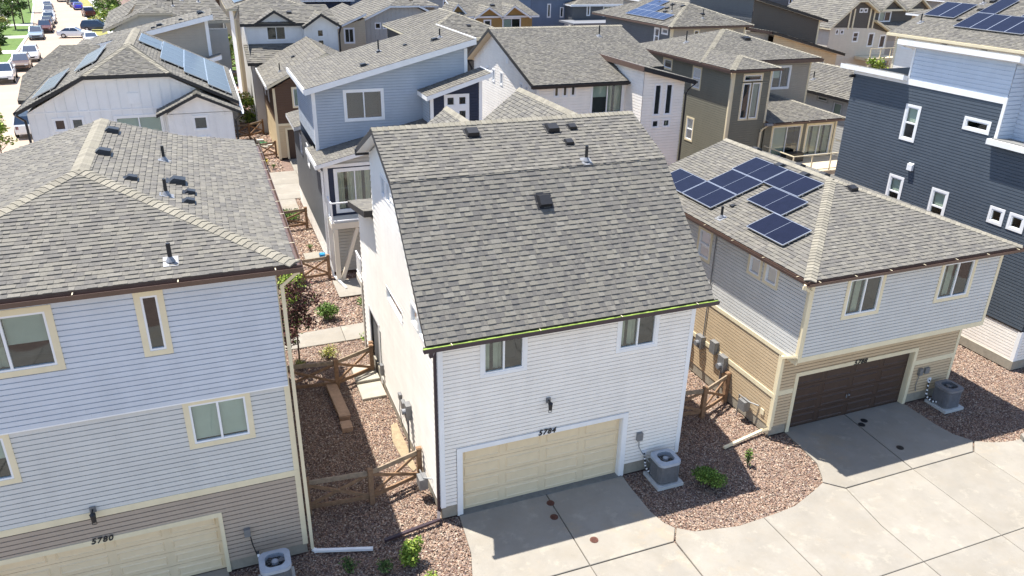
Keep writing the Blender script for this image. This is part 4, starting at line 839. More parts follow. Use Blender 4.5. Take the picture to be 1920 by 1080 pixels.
# ================================================================== olive grey house
T = Thing('house', (31, 36.05, 0), 'grey-olive hip-roofed house with sliding doors onto a rear deck beside the navy house', 'house', GROUP)
Y, YP, YB, X0 = 36.05, 36.0, 39.0, 27.2
l1 = win(T, 'L', X0, 39.0, 39.95, 6.72, 8.05, .1, CREAM, 'hung', ('none', 'none')); l2 = win(T, 'L', X0, 39.2, 40.05, 3.6, 5.05, .1, CREAM, 'hung', ('none', 'blind')); l3 = win(T, 'L', X0, 42.2, 43.3, 7.4, 8.1, .1, CREAM, 'fixed', ('none',))
wall(T, 'L', X0, [(Y, 0), (46.6, 0), (46.6, 8.3), (Y, 8.3)], OLIVE, .13, [l1, l2, l3])
t1 = win(T, 'F', Y, 27.88, 29.22, 7.62, 8.12, .1, CREAM, 'fixed', ('none',)); t2 = win(T, 'F', Y, 27.88, 28.56, 5.52, 7.68, .1, CREAM, 'fixed', ('none',)); t3 = win(T, 'F', Y, 28.5, 29.22, 5.52, 7.68, .1, CREAM, 'fixed', ('blind',))
wall(T, 'F', Y, [(X0, 0), (29.8, 0), (29.8, 8.3), (X0, 8.3)], OLIVE, .13, [t1, t2, t3]); wall(T, 'R', 29.8, [(Y, 5), (YB, 5), (YB, 8.3), (Y, 8.3)], OLIVE, .13)
corner(T, X0, Y, 0, 8.25, CREAM, -1, .14); corner(T, 29.8, Y, 5.3, 8.25, CREAM, 1, .1)
d1 = win(T, 'F', YP, 30.35, 32.6, 3.1, 5.1, .12, CREAM, 'slider', ('blind', 'none')); d2 = win(T, 'F', YP, 32.85, 34.92, 3.0, 5.05, .12, CREAM, 'slider', ('curtain', 'curtain'))
wall(T, 'F', YP, [(29.83, 0), (35.1, 0), (35.1, 5.2), (29.83, 5.2)], OLIVE, .13, [d1, d2]); corner(T, 35.1, YP, 3, 5.2, CREAM, 1, .1); wall(T, 'R', 35.1, [(YP, 0), (46.6, 0), (46.6, 5.2), (YP, 5.2)], OLIVE, .13)
bw = win(T, 'F', YB, 32.2, 33.65, 6.55, 7.98, .1, WHITE, 'slider', ('none', 'none')); wall(T, 'F', YB, [(29.8, 5), (35.1, 5), (35.1, 8.2), (29.8, 8.2)], GREYT, .13, [bw]); corner(T, 35.1, YB, 5.3, 8.2, CREAM, 1, .1); plain(T, 'R', 35.1, [(YB, 5), (46.6, 5), (46.6, 8.2), (YB, 8.2)], GREYT); plain(T, 'B', 46.6, [(X0, 0), (35.1, 0), (35.1, 8.2), (X0, 8.2)], OLIVE)
zr = 9.72
ML = [(26.85, 38.6, 8.4), (31.05, 42.8, zr), (26.85, 47, 8.4)]; MF = [(26.85, 38.6, 8.4), (35.5, 38.6, 8.4), (31.3, 42.8, zr), (31.05, 42.8, zr)]
a = roof(T, ML, BROWN, CREAM, .14); b = roof(T, MF, BROWN, CREAM, .14); c = roof(T, [(35.5, 38.6, 8.4), (35.5, 47, 8.4), (31.3, 42.8, zr)], BROWN, CREAM, .14); d = roof(T, [(26.85, 47, 8.4), (35.5, 47, 8.4), (31.3, 42.8, zr), (31.05, 42.8, zr)], BROWN, CREAM, .14)
ridge(T, (26.87, 38.62, 8.4), (31.05, 42.8, zr), a, b, each=False); ridge(T, (35.48, 38.62, 8.4), (31.3, 42.8, zr), b, c, each=False)
zt = 8.4+.314*1.65; TL = [(26.85, 35.7, 8.405), (28.5, 37.35, zt), (28.5, 40.3, zt), (26.85, 38.8, 8.405)]; a = roof(T, TL, BROWN, CREAM, .14); TF = [(26.85, 35.7, 8.405), (30.15, 35.7, 8.405), (28.5, 37.35, zt)]; b = roof(T, TF, BROWN, CREAM, .14); c = roof(T, [(30.15, 35.7, 8.405), (30.15, 38.8, 8.405), (28.5, 40.3, zt), (28.5, 37.35, zt)], BROWN, CREAM, .14)
ridge(T, (26.87, 35.72, 8.41), (28.5, 37.35, zt), a, b, each=False); ridge(T, (30.13, 35.72, 8.41), (28.5, 37.35, zt), b, c, each=False)
PRF = [(29.83, 35.65, 5.32), (35.45, 35.65, 5.32), (32.1, YB-.03, 6.4), (29.83, YB-.03, 6.4)]; a = roof(T, PRF, BROWN, CREAM, .14); b = roof(T, [(35.45, 35.65, 5.32), (35.45, YB, 5.32), (32.1, YB-.03, 6.4)], BROWN, CREAM, .14); ridge(T, (35.43, 35.67, 5.32), (32.1, YB-.03, 6.4), a, b, each=False)
gutter(T, (26.75, 35.7, 8.37), (30.2, 35.7, 8.37), (0, -1, 0), BROWN); gutter(T, (26.85, 35.7, 8.37), (26.85, 47, 8.37), (-1, 0, 0), BROWN, w=.14, h=.16); gutter(T, (30.1, 38.6, 8.36), (35.6, 38.6, 8.36), (0, -1, 0), BROWN, h=.2); gutter(T, (29.8, 35.65, 5.29), (35.5, 35.65, 5.29), (0, -1, 0), BROWN, straps=1.4)
vent(T, MF, 31.8, 41.4, 1.3); pipe(T, ML, 28.6, 43.1, .7)
spout(T, [(26.85, 35.75, 8.25), (27.05, 35.95, 7.95), (27.12, 35.97, 7.8), (27.12, 35.97, 0)], CREAM, .09); spout(T, [(29.75, 35.6, 5.25), (29.6, 35.95, 4.9), (29.55, 35.97, 4.7), (29.55, 35.97, 0)], CREAM, .09)
mb = MB(); mb.box(29.55, 30.0, 35.5, 35.75, 5.2, 5.32); T.part('gutter_box', mb, ZINC)
mb = MB(); mb.box(29.3, 35.4, 33.2, YP-.02, 2.75, 2.98); dk = T.part('deck', mb, SANDW)
mb = MB()
for z in (3.1, 3.95): mb.bar((29.9, 33.3, z), (35.2, 33.3, z), .05, .05); mb.bar((29.9, 33.3, z), (29.9, 35.9, z), .05, .05); mb.bar((35.2, 33.3, z), (35.2, 35.9, z), .05, .05)
for k in range(5): mb.bar((29.9+k*1.32, 33.3, 2.9), (29.9+k*1.32, 33.3, 3.97), .06, .06)
T.part('deck_railing', mb, CREAM, dk)
for x in (30, 35): mb = MB(); mb.box(x, x+.2, 33.3, 33.5, 0, 2.75); T.part('deck_post', mb, CREAM, dk)
mb = MB(); mb.box(31.1, 32.4, 35.3, 35.8, 2.98, 3.5); T.part('deck_box_seat', mb, BLACK, dk)

# ================================================================== white batten house left
T = Thing('house', (-3, 36.8, 0), 'white board-and-batten house with sloped solar roof on the left', 'house', GROUP)
Y, X0, X1, YB = 36.8, -7.0, .95, 36.0
a = win(T, 'F', Y, -6.15, -5.62, 6.98, 7.55, .06, WHITE, 'fixed', ('none',)); a2 = win(T, 'F', Y, -5.5, -4.95, 6.98, 7.55, .06, WHITE, 'fixed', ('none',)); a3 = win(T, 'F', Y, -3.85, -1.9, 6.1, 7.52, .08, WHITE, 'slider', ('none', 'blind'))
wall(T, 'F', Y, [(X0, 0), (X1, 0), (X1, 7.75), (X0, 7.75)], BATW, holes=[a, a2, a3], mode='batten'); wall(T, 'F', Y, [(X0, 7.8), (X1, 7.8), (-1.4, 9.05), (-4.7, 9.05)], BATW, mode='batten'); band(T, 'F', Y, X0, X1, 7.75, 7.8, WHITE, 'belt_board', t=.03)
band(T, 'F', Y, -3.15, -2.7, 8.0, 8.45, WHITE, 'gable_vent', t=.03)
c1 = win(T, 'F', YB, -.72, -.08, 6.85, 7.5, .05, WHITE, 'fixed', ('none',)); c2 = win(T, 'F', YB, -.68, -.08, 5.9, 6.6, .05, WHITE, 'fixed', ('none',))
wall(T, 'F', YB, [(-1.7, 0), (X1, 0), (X1, 7.6), (-1.7, 7.6)], BATW, holes=[c1, c2], mode='batten'); wall(T, 'F', YB, [(-1.7, 7.62), (X1, 7.62), (-.4, 8.35)], BATW, mode='batten')
wall(T, 'L', -1.7, [(YB, 0), (Y, 0), (Y, 7.6), (YB, 7.6)], BATW, mode='flat'); wall(T, 'R', X1, [(YB, 0), (46, 0), (46, 7.8), (YB, 7.8)], BATW, mode='flat'); wall(T, 'L', X0, [(Y, 0), (46, 0), (46, 7.8), (Y, 7.8)], BATW, mode='batten'); plain(T, 'B', 46, [(X0, 0), (X1, 0), (X1, 7.8), (-3, 9.8), (X0, 7.8)], BATW)
RL = [(-7.3, 36.4, 7.95), (-4.66, 36.4, 9.26), (-3.0, 39.9, 10.1), (-3.0, 46.5, 10.1), (-7.3, 46.5, 7.95)]; a = roof(T, RL, BLACK, WHITE, .14)
RR = [(1.3, 36.4, 7.95), (1.3, 46.5, 7.95), (-3.0, 46.5, 10.1), (-3.0, 39.9, 10.1), (-1.34, 36.4, 9.26)]; b = roof(T, RR, BLACK, WHITE, .14); c = roof(T, [(-4.66, 36.4, 9.26), (-1.34, 36.4, 9.26), (-3, 39.9, 10.1)], BLACK, WHITE, .12)
ridge(T, (-3, 46.5, 10.1), (-3, 39.9, 10.1), a, b, each=False, w=.22); ridge(T, (-4.66, 36.42, 9.26), (-3, 39.9, 10.1), a, c, each=False); ridge(T, (-1.34, 36.42, 9.26), (-3, 39.9, 10.1), b, c, each=False)
a = roof(T, [(-2.1, 35.6, 7.68), (-.4, 35.6, 8.48), (-.4, 38.3, 8.48), (-2.1, 36.8, 7.68)], BLACK, WHITE, .12); b = roof(T, [(-.4, 35.6, 8.48), (1.32, 35.6, 7.66), (1.32, 36.6, 7.66), (-.4, 38.3, 8.48)], BLACK, WHITE, .12); ridge(T, (-.4, 35.6, 8.48), (-.4, 38, 8.48), a, b, each=False)
for k, (y0, y1, n_) in enumerate(((36.95, 45.2, 5), (37.75, 45.2, 4), (38.8, 45.1, 4))):
    x1 = .99-.92*k; st = (y1-y0)/n_
    for i in range(n_): solar(T, RR, (x1-.92, x1), (y0+i*st, y0+(i+1)*st), SOLARL)
for y in (41.6, 43.1): solar(T, RR, (-2.7, -1.79), (y, y+1.6), SOLARL)
for i in range(3): solar(T, RL, (-6.7, -5.78), (37.0+i*1.7, 38.7+i*1.7), SOLARL); solar(T, RL, (-5.2+0.02*i, -4.28+.02*i), (39+i*1.7, 40.7+i*1.7), SOLARL)
spout(T, [(-7.35, 36.5, 7.8), (-7.1, 36.75, 7.5), (-7.05, 36.75, 0)], BLACK, .09); spout(T, [(1.3, 35.7, 7.5), (1.05, 35.95, 7.2), (1.03, 35.95, 0)], BLACK, .09)
gutter(T, (-7.3, 36.4, 7.92), (-7.3, 46.5, 7.92), (-1, 0, 0), BLACK); gutter(T, (1.3, 35.6, 7.66), (1.3, 46.5, 7.92), (1, 0, 0), VINYL)

def simple_walls(T, x0, x1, y0, y1, z1, m, holes=(), zl=None, mode='lap', e=.16, z0=0, zt=None):
    """front wall with optional sloped top zt=(left, right), side walls"""
    a, b = zt or (z1, z1)
    if abs(a-b) < 1e-6: wall(T, 'F', y0, [(x0, z0), (x1, z0), (x1, b), (x0, a)], m, e, holes, mode)
    else: wall(T, 'F', y0, [(x0, z0), (x1, z0), (x1, b), (x0, a)], m, e, holes, mode)
    wall(T, 'L', x0, [(y0, z0), (y1, z0), (y1, a), (y0, a)], m, e, (), 'lap'); plain(T, 'R', x1, [(y0, z0), (y1, z0), (y1, b), (y0, b)], m); plain(T, 'B', y1, [(x0, z0), (x1, z0), (x1, b), (x0, a)], m)
def hip(T, x0, x1, y0, y1, z, s, fas, sof, axis='y', rear='hip', sc=2., inset=None):
    """hip roof over the eave rectangle, slope s; ridge along axis"""
    if axis == 'y':
        xm = (x0+x1)/2; h = (x1-x0)/2; zr = z+s*h; ya = y0+h; yb = y1-h if rear == 'hip' else y1
        F = [(x0, y0, z), (x1, y0, z), (xm, ya, zr)]; L = [(x0, y0, z), (xm, ya, zr), (xm, yb, zr), (x0, y1, z)]; Rr = [(x1, y0, z), (x1, y1, z), (xm, yb, zr), (xm, ya, zr)]
        a, b, c = roof(T, F, fas, sof, .16, sc=sc), roof(T, L, fas, sof, .16, sc=sc), roof(T, Rr, fas, sof, .16, sc=sc)
        if rear == 'hip': roof(T, [(x0, y1, z), (x1, y1, z), (xm, yb, zr)], fas, sof, .16, sc=sc)
        ridge(T, F[0], F[2], a, b, each=False, sc=2); ridge(T, F[1], F[2], a, c, each=False, sc=2); ridge(T, (xm, yb, zr), (xm, ya, zr), b, c, each=False, sc=2); return F, L, Rr
    ym = (y0+y1)/2; h = (y1-y0)/2; zr = z+s*h; xa, xb = x0+h, x1-h
    if xb < xa: xa = xb = (x0+x1)/2
    L = [(x0, y0, z), (xa, ym, zr), (x0, y1, z)]; F = [(x0, y0, z), (x1, y0, z), (xb, ym, zr), (xa, ym, zr)]; Rr = [(x1, y0, z), (x1, y1, z), (xb, ym, zr)]
    a, b, c = roof(T, L, fas, sof, .16, sc=sc), roof(T, F, fas, sof, .16, sc=sc), roof(T, Rr, fas, sof, .16, sc=sc); roof(T, [(x0, y1, z), (x1, y1, z), (xb, ym, zr), (xa, ym, zr)], fas, sof, .16, sc=sc)
    ridge(T, L[0], L[1], a, b, each=False, sc=2); ridge(T, F[1], F[2], b, c, each=False, sc=2); return F, L, Rr
def gable(T, x0, x1, y0, y1, z, xc, zc, fas, sof, sc=2., t=.18):
    a = roof(T, [(x0, y0, z), (xc, y0, zc), (xc, y1, zc), (x0, y1, z)], fas, sof, t, sc=sc); b = roof(T, [(xc, y0, zc), (x1, y0, z), (x1, y1, z), (xc, y1, zc)], fas, sof, t, sc=sc)
    ridge(T, (xc, y0, zc), (xc, y1, zc), a, b, each=False, sc=2)
FW = dict(simple=True)

# ---- house with a tan-grey side behind the batten house
T = Thing('house', (-3, 56.5, 0), 'warm grey lap-sided house with a single-slope roof behind the white batten house', 'house', GROUP)
simple_walls(T, -7, .68, 56.5, 64, 8, GREYT, zt=(7.85, 9.7)); corner(T, .68, 56.5, 0, 9.7, WHITE, 1, .18); corner(T, -7, 56.5, 0, 7.8, WHITE, -1, .18)
pl = [(-7.4, 56.0, 7.95), (1.05, 56.0, 9.95), (1.05, 61.2, 9.95), (-7.4, 61.2, 7.95)]; roof(T, pl, WHITE, WHITE, .3, sc=2)
for x, y, s in ((-2.2, 57.3, 1.2), (-2.6, 56.8, .8), (-.9, 57.6, .8), (.4, 58.4, 1.2), (.35, 59.4, 1.2)): vent(T, pl, x, y, s)
roof(T, [(-7.4, 61.2, 7.95), (1.05, 61.2, 9.95), (1.05, 66, 9.0), (-7.4, 66, 7.0)], WHITE, WHITE, .2, sc=2)
roof(T, [(-.9, 55.2, 6.9), (1.25, 55.2, 7.5), (1.25, 56.45, 7.5), (-.9, 56.45, 6.9)], WHITE, WHITE, .25); wall(T, 'F', 55.5, [(-.7, 0), (1, 0), (1, 7.2), (-.7, 6.7)], GREYT); plain(T, 'R', 1.0, [(55.5, 0), (56.5, 0), (56.5, 7.2), (55.5, 7.2)], GREYT)
# ---- low roof left of it
T = Thing('house', (-7.5, 47, 0), 'low shingled garage wing between the batten house and the street', 'house', GROUP)
pl = [(-9.2, 46.9, 6.6), (-5.5, 46.9, 6.6), (-5.5, 53, 8.6), (-7.6, 53, 8.6), (-9.2, 49.5, 7.5)]; roof(T, pl, BLACK, WHITE, .2); simple_walls(T, -8.9, -5.5, 47.3, 53, 6.4, BATW)
# ---- grey batten gable
T = Thing('house', (-2.5, 67, 0), 'grey house with clipped batten gable and wide hip roof, top left', 'house', GROUP)
simple_walls(T, -5.9, 2.2, 67.2, 77, 8.0, PGREY); wall(T, 'F', 67.2, [(-5.9, 8.0), (.3, 8.0), (-1.7, 9.1), (-4.0, 9.1)], PGREY, mode='batten')
a = roof(T, [(-6.6, 66.8, 8.0), (-4.0, 66.8, 9.2), (-2.8, 68.6, 9.7), (-2.8, 74, 9.7), (-6.6, 74, 8.0)], SANDW, WHITE, .18, sc=2); b = roof(T, [(-1.6, 66.8, 9.2), (.6, 66.8, 8.0), (.6, 74, 8.0), (-2.8, 74, 9.7), (-2.8, 68.6, 9.7)], SANDW, WHITE, .18, sc=2); c = roof(T, [(-4.0, 66.8, 9.2), (-1.6, 66.8, 9.2), (-2.8, 68.6, 9.7)], SANDW, WHITE, .15, sc=2)
B2 = [(-5, 70, 8.3), (2.6, 70, 8.3), (1.2, 75.5, 10.4), (-3.8, 75.5, 10.4)]; roof(T, B2, SANDW, WHITE, .2, sc=2); roof(T, [(-7, 72, 8.0), (-5, 70.5, 8.4), (-3.8, 75.5, 10.4), (-7, 79, 8.0)], SANDW, WHITE, .2, sc=2)
for x, y in ((-1.6, 72.5), (-.9, 73.5), (.4, 73.2)): pipe(T, B2, x, y, .6)
vent(T, B2, -1.9, 73.6, .9); vent(T, B2, .6, 74.8, .9); vent(T, B2, -3.2, 71.5, 1.1)

# ---- brown house across the alley
T = Thing('house', (8, 56.5, 0), 'chocolate brown over beige two-storey gable house behind the light blue house', 'house', GROUP)
bw = win(T, 'F', 56.5, 5.55, 6.85, 3.6, 5.05, .12, CREAM, 'slider', ('blind', 'none')); rect = [(4.3, 2.55), (11.9, 2.55), (11.9, 5.0), (4.3, 5.0)]
wall(T, 'F', 56.5, rect, CHOC, .16, [bw]); wall(T, 'F', 56.5, [(4.3, 5.0), (11.9, 5.0), (8.1, 7.0)], CHOC, .16); dd = (5.0, 5.98, -1, 2.1)
wall(T, 'F', 56.5, [(4.3, .1), (11.9, .1), (11.9, 2.4), (4.3, 2.4)], BEIGE, .16, [dd]); band(T, 'F', 56.5, 4.3, 11.9, 2.4, 2.55, CREAM, 'belly_band'); corner(T, 4.3, 56.5, 0, 5.0, CREAM, -1, .14)
mb = MB(); mb.box(4.86, 5.0, 56.44, 56.5, 0, 2.22); mb.box(5.98, 6.12, 56.44, 56.5, 0, 2.22); mb.box(5.0, 5.98, 56.44, 56.5, 2.1, 2.22); d = T.part('door_casing', mb, CREAM); mb = MB(); mb.box(5.0, 5.98, 56.55, 56.6, 0, 2.1); T.part('door', mb, DOORB)
wall(T, 'L', 4.3, [(56.5, 2.55), (66, 2.55), (66, 5.1), (56.5, 5.1)], CHOC, .16, [win(T, 'L', 4.3, 60, 61, 3.4, 4.8, .1, WHITE, 'hung', ('none', 'none')), win(T, 'L', 4.3, 63, 64, 3.4, 4.8, .1, WHITE, 'hung', ('none', 'none'))]); wall(T, 'L', 4.3, [(56.5, 0), (66, 0), (66, 2.55), (56.5, 2.55)], BEIGE, .16)
plain(T, 'R', 11.9, [(56.5, 0), (66, 0), (66, 5), (56.5, 5)], BEIGE); plain(T, 'B', 66, [(4.3, 0), (11.9, 0), (11.9, 5), (8.1, 7), (4.3, 5)], BEIGE)
gable(T, 3.9, 12.3, 56.1, 66.3, 5.2, 8.1, 7.3, CREAM, CREAM); pl = [(3.9, 56.1, 5.2), (8.1, 56.1, 7.3), (8.1, 66, 7.3)]; vent(T, pl, 6.4, 61, .9); pipe(T, pl, 5.1, 58.6, .6); vent(T, [(8.1, 56, 7.3), (12.3, 56, 5.2), (8.1, 66, 7.3)], 9.2, 58, 1.1)
mb = MB(); mb.box(3.82, 3.9, 56.1, 66.3, 5.0, 5.22); T.part('gutter', mb, VINYL)

# ---- white house with twin black gables
T = Thing('house', (7, 68, 0), 'white batten house with two black-edged gables, upper left', 'house', GROUP)
Y = 68
a = win(T, 'F', Y, 5.15, 6.75, 6.85, 8.02, .08, WHITE, 'slider', ('none', 'none'), **FW); b1 = win(T, 'F', Y-.6, 9.1, 9.68, 7.1, 7.75, .05, WHITE, 'fixed', ('none',), **FW); b2 = win(T, 'F', Y-.6, 9.1, 9.68, 6.1, 6.95, .05, WHITE, 'fixed', ('none',), **FW)
wall(T, 'F', Y, [(3.6, 0), (8.1, 0), (8.1, 8.15), (3.6, 8.15)], BATW, holes=[a], mode='batten'); wall(T, 'F', Y, [(4.5, 8.15), (7.3, 8.15), (5.9, 9.0)], BATW, mode='batten')
wall(T, 'F', Y-.6, [(8.1, 0), (10.8, 0), (10.8, 7.95), (8.1, 7.95)], BATW, holes=[b1, b2], mode='batten'); wall(T, 'F', Y-.6, [(8.1, 7.95), (10.8, 7.95), (9.5, 8.8)], BATW, mode='flat'); wall(T, 'L', 8.1, [(Y-.6, 0), (Y, 0), (Y, 8), (Y-.6, 8)], BATW, mode='flat')
wall(T, 'L', 3.6, [(66, 0), (76, 0), (76, 8.1), (Y, 8.1), (66, 6)], BATW, mode='flat'); plain(T, 'R', 10.8, [(67.4, 0), (76, 0), (76, 8), (67.4, 8)], BATW); plain(T, 'B', 76, [(3.6, 0), (10.8, 0), (10.8, 8), (3.6, 8)], BATW)
M_ = [(3.2, 67.7, 8.2), (11.0, 67.7, 8.2), (10.6, 71.5, 9.35), (3.5, 71.5, 9.35)]; roof(T, M_, BLACK, WHITE, .2, sc=2); roof(T, [(3.2, 76.3, 8), (11, 76.3, 8), (10.6, 71.5, 9.35), (3.5, 71.5, 9.35)], BLACK, WHITE, .2, sc=2)
gable(T, 4.3, 7.5, 67.5, 70.5, 8.25, 5.9, 9.22, BLACK, WHITE, t=.2); gable(T, 8.0, 11.1, 66.9, 70.3, 8.0, 9.5, 8.98, BLACK, WHITE, t=.2); vent(T, M_, 7.3, 69.8, 1.2)
roof(T, [(3.3, 65, 5.55), (9, 65, 5.55), (9, 67.95, 6.65), (3.3, 67.95, 6.65)], BLACK, WHITE, .2, sc=2); wall(T, 'F', 65.4, [(3.6, 0), (8.8, 0), (8.8, 5.4), (3.6, 5.4)], BATW, mode='flat')
spout(T, [(11.0, 67, 7.9), (10.9, 67.2, 7.4), (10.9, 67.3, 0)], BLACK, .12)
# ---- narrow tan house behind
T = Thing('house', (6, 79, 0), 'tall tan house with cream gutters and white side, top left', 'house', GROUP)
simple_walls(T, 3.3, 10, 79, 88, 8.4, SANDW, e=.2); wall(T, 'L', 3.28, [(79, 0), (88, 0), (88, 8.4), (79, 8.4)], BATW, mode='flat'); hip(T, 2.7, 10.4, 78.5, 90, 8.5, .3, CREAM, CREAM, 'y')
solar(T, [(2.7, 78.5, 8.5), (2.7, 90, 8.5), (6.5, 84, 9.65)], (3.6, 5.4), (81, 85), SOLARL)
corner(T, 3.3, 79, 0, 8.4, CREAM, -1, .14)
# ---- tan house right of the twin gables
T = Thing('house', (14, 74, 0), 'small tan house with one slider window between two gabled houses', 'house', GROUP)
tw = win(T, 'F', 74, 12.4, 13.4, 5.75, 7.15, .1, WHITE, 'slider', ('none', 'none'), **FW); wall(T, 'F', 74, [(11.4, 0), (14.4, 0), (14.4, 7.9), (11.4, 7.0)], SANDW, .18, [tw]); plain(T, 'R', 14.4, [(74, 0), (84, 0), (84, 7.9), (74, 7.9)], SANDW); plain(T, 'L', 11.4, [(74, 0), (84, 0), (84, 7), (74, 7)], SANDW)
roof(T, [(11.2, 73.6, 7.0), (14.5, 73.6, 8.4), (14.5, 86, 8.4), (11.2, 86, 7.0)], WHITE, WHITE, .18, sc=2)
# ---- pale grey batten house
T = Thing('house', (18, 76, 0), 'pale grey batten house with a broad clipped gable, top centre', 'house', GROUP)
g1 = win(T, 'F', 76, 15.7, 16.3, 6.75, 7.35, .06, WHITE, 'fixed', ('none',), **FW); g2 = win(T, 'F', 76, 16.45, 17.05, 6.75, 7.35, .06, WHITE, 'fixed', ('none',), **FW)
wall(T, 'F', 76, [(14.7, 0), (22.0, 0), (22.0, 7.6), (14.7, 7.6)], PGREY, holes=[g1, g2], mode='batten'); wall(T, 'F', 76, [(14.7, 7.6), (22, 7.6), (19.8, 8.65), (17.3, 8.65)], PGREY, mode='batten')
ls = [win(T, 'L', 14.7, 77+i*1.1, 77.6+i*1.1, 6.2, 7.3, .07, WHITE, 'fixed', ('none',), **FW) for i in (0, 2, 3, 4)]
wall(T, 'L', 14.7, [(76, 0), (85, 0), (85, 7.5), (76, 7.5)], WSID, .2, ls); plain(T, 'R', 22, [(76, 0), (85, 0), (85, 7.6), (76, 7.6)], PGREY); plain(T, 'B', 85, [(14.7, 0), (22, 0), (22, 7.6), (14.7, 7.6)], PGREY)  # grey house, but its left wall is white to hold the sunlight
zr = 9.55; a = roof(T, [(14.2, 75.5, 7.55), (17.2, 75.5, 8.85), (18.6, 78, zr), (18.6, 86, zr), (14.2, 86, 7.55)], WHITE, WHITE, .18, sc=2); b = roof(T, [(22.5, 75.5, 7.7), (19.9, 75.5, 8.85), (18.6, 78, zr), (18.6, 86, zr), (22.5, 86, 7.7)], WHITE, WHITE, .18, sc=2); roof(T, [(17.2, 75.5, 8.85), (19.9, 75.5, 8.85), (18.6, 78, zr)], WHITE, WHITE, .14, sc=2)
# ---- hip roof house behind the blue house
T = Thing('house', (18.5, 57, 0), 'brown-grey hip-roofed house between the light blue roof and the black-edged gable', 'house', GROUP)
simple_walls(T, 15.1, 22.2, 57, 68, 7.8, CHAR, [win(T, 'F', 57, 15.6, 16.6, 5.8, 7.2, .1, WHITE, 'hung', ('none', 'none'), **FW)])
F, L, Rr = hip(T, 14.7, 22.6, 56.5, 68, 8.0, .38, CREAM, CREAM, 'y', sc=1.5); vent(T, F, 19.2, 58.3, .9)
mb = MB(); mb.box(14.6, 22.7, 56.4, 56.5, 7.82, 8.02); T.part('gutter', mb, CREAM)
for y in (60.6, 62.2, 64, 65.5): vent(T, Rr, 19.3, y, 1.1)
# ---- ochre twin gable
T = Thing('house', (30, 80, 0), 'ochre batten house with two small front gables, top centre', 'house', GROUP)
o1 = win(T, 'F', 80, 28.0, 28.85, 6.3, 7.05, .08, WHITE, 'fixed', ('none',), **FW); o2 = win(T, 'F', 80, 30.1, 32.2, 6.05, 7.2, .08, WHITE, 'slider', ('blind', 'none'), **FW)
wall(T, 'F', 80, [(27.2, 0), (33.5, 0), (33.5, 7.35), (27.2, 7.35)], GOLD, holes=[o1, o2], mode='batten'); wall(T, 'F', 80, [(27.2, 7.35), (29.9, 7.35), (28.5, 8.2)], GOLD, mode='flat'); wall(T, 'F', 80, [(30.0, 7.35), (32.8, 7.35), (31.3, 8.3)], GOLD, mode='flat'); wall(T, 'L', 27.2, [(80, 0), (90, 0), (90, 7.4), (80, 7.4)], GOLD, mode='flat')
plain(T, 'R', 33.5, [(80, 0), (90, 0), (90, 7.3), (80, 7.3)], GOLD)
MO = [(26.0, 80.0, 7.4), (34.2, 79.6, 7.4), (33.6, 84.5, 8.8), (25, 84.5, 8.8)]; roof(T, [(25.2, 79.9, 7.4), (34.3, 79.9, 7.4), (33.3, 84.5, 8.8), (25.2, 84.5, 8.8)], WHITE, WHITE, .18, sc=2); gable(T, 26.9, 30.1, 79.5, 83.5, 7.3, 28.5, 8.32, WHITE, WHITE); gable(T, 29.9, 33.2, 79.5, 83.5, 7.3, 31.3, 8.45, WHITE, WHITE); gable(T, 24.4, 26.6, 80.5, 84.5, 7.4, 25.4, 8.6, WHITE, WHITE)
wall(T, 'F', 81, [(24.6, 0), (26.5, 0), (26.5, 7.4), (24.6, 7.4)], GOLD, mode='flat'); wall(T, 'F', 81, [(24.6, 7.4), (26.5, 7.4), (25.4, 8.4)], GOLD, mode='flat')
vent(T, [(25, 79.9, 7.4), (34, 79.9, 7.4), (30, 84.5, 8.8)], 29.9, 82.6, 1.4)
# ---- blue grey house with snowy white side
T = Thing('house', (42, 88, 0), 'mid grey house with white lower side and a shed roof, top centre right', 'house', GROUP)
r1 = win(T, 'F', 88, 43.9, 44.4, 6.5, 7.75, .1, WHITE, 'fixed', ('none',), **FW); r2 = win(T, 'F', 88, 46.1, 47.5, 6.4, 7.65, .1, WHITE, 'slider', ('curtain', 'none'), **FW)
simple_walls(T, 42, 52, 88, 98, 7.7, SLATE, [r1, r2], e=.2); hip(T, 41.7, 52.5, 87.6, 99, 7.8, .22, WHITE, WHITE, 'x')
mb = MB(); mb.box(41.6, 52.6, 87.5, 87.6, 7.62, 7.85); T.part('gutter', mb, WHITE)
wall(T, 'L', 41.98, [(88, 0), (98, 0), (98, 5.8), (88, 5.8)], WSID, .25); wall(T, 'F', 84, [(40.5, 0), (52, 0), (52, 5.9), (40.5, 5.9)], PGREY, mode='batten'); mb = MB(); mb.box(40.3, 52.2, 83.8, 88, 5.9, 6.1); T.part('flat_roof', mb, ZINC)
T = Thing('house', (38.5, 92, 0), 'mid blue house with narrow windows and white shingle roof below, top centre', 'house', GROUP)
m1 = win(T, 'F', 90, 39.6, 40.1, 6.2, 7.8, .08, WHITE, 'fixed', ('none',), **FW); m2 = win(T, 'F', 90, 41.3, 41.8, 6.2, 7.4, .08, WHITE, 'fixed', ('none',), **FW)
simple_walls(T, 37.5, 42.9, 90, 99, 8.6, MIDB, [m1, m2], e=.25); hip(T, 37.2, 43.2, 89.6, 99.4, 8.6, .3, WHITE, WHITE, 'x')
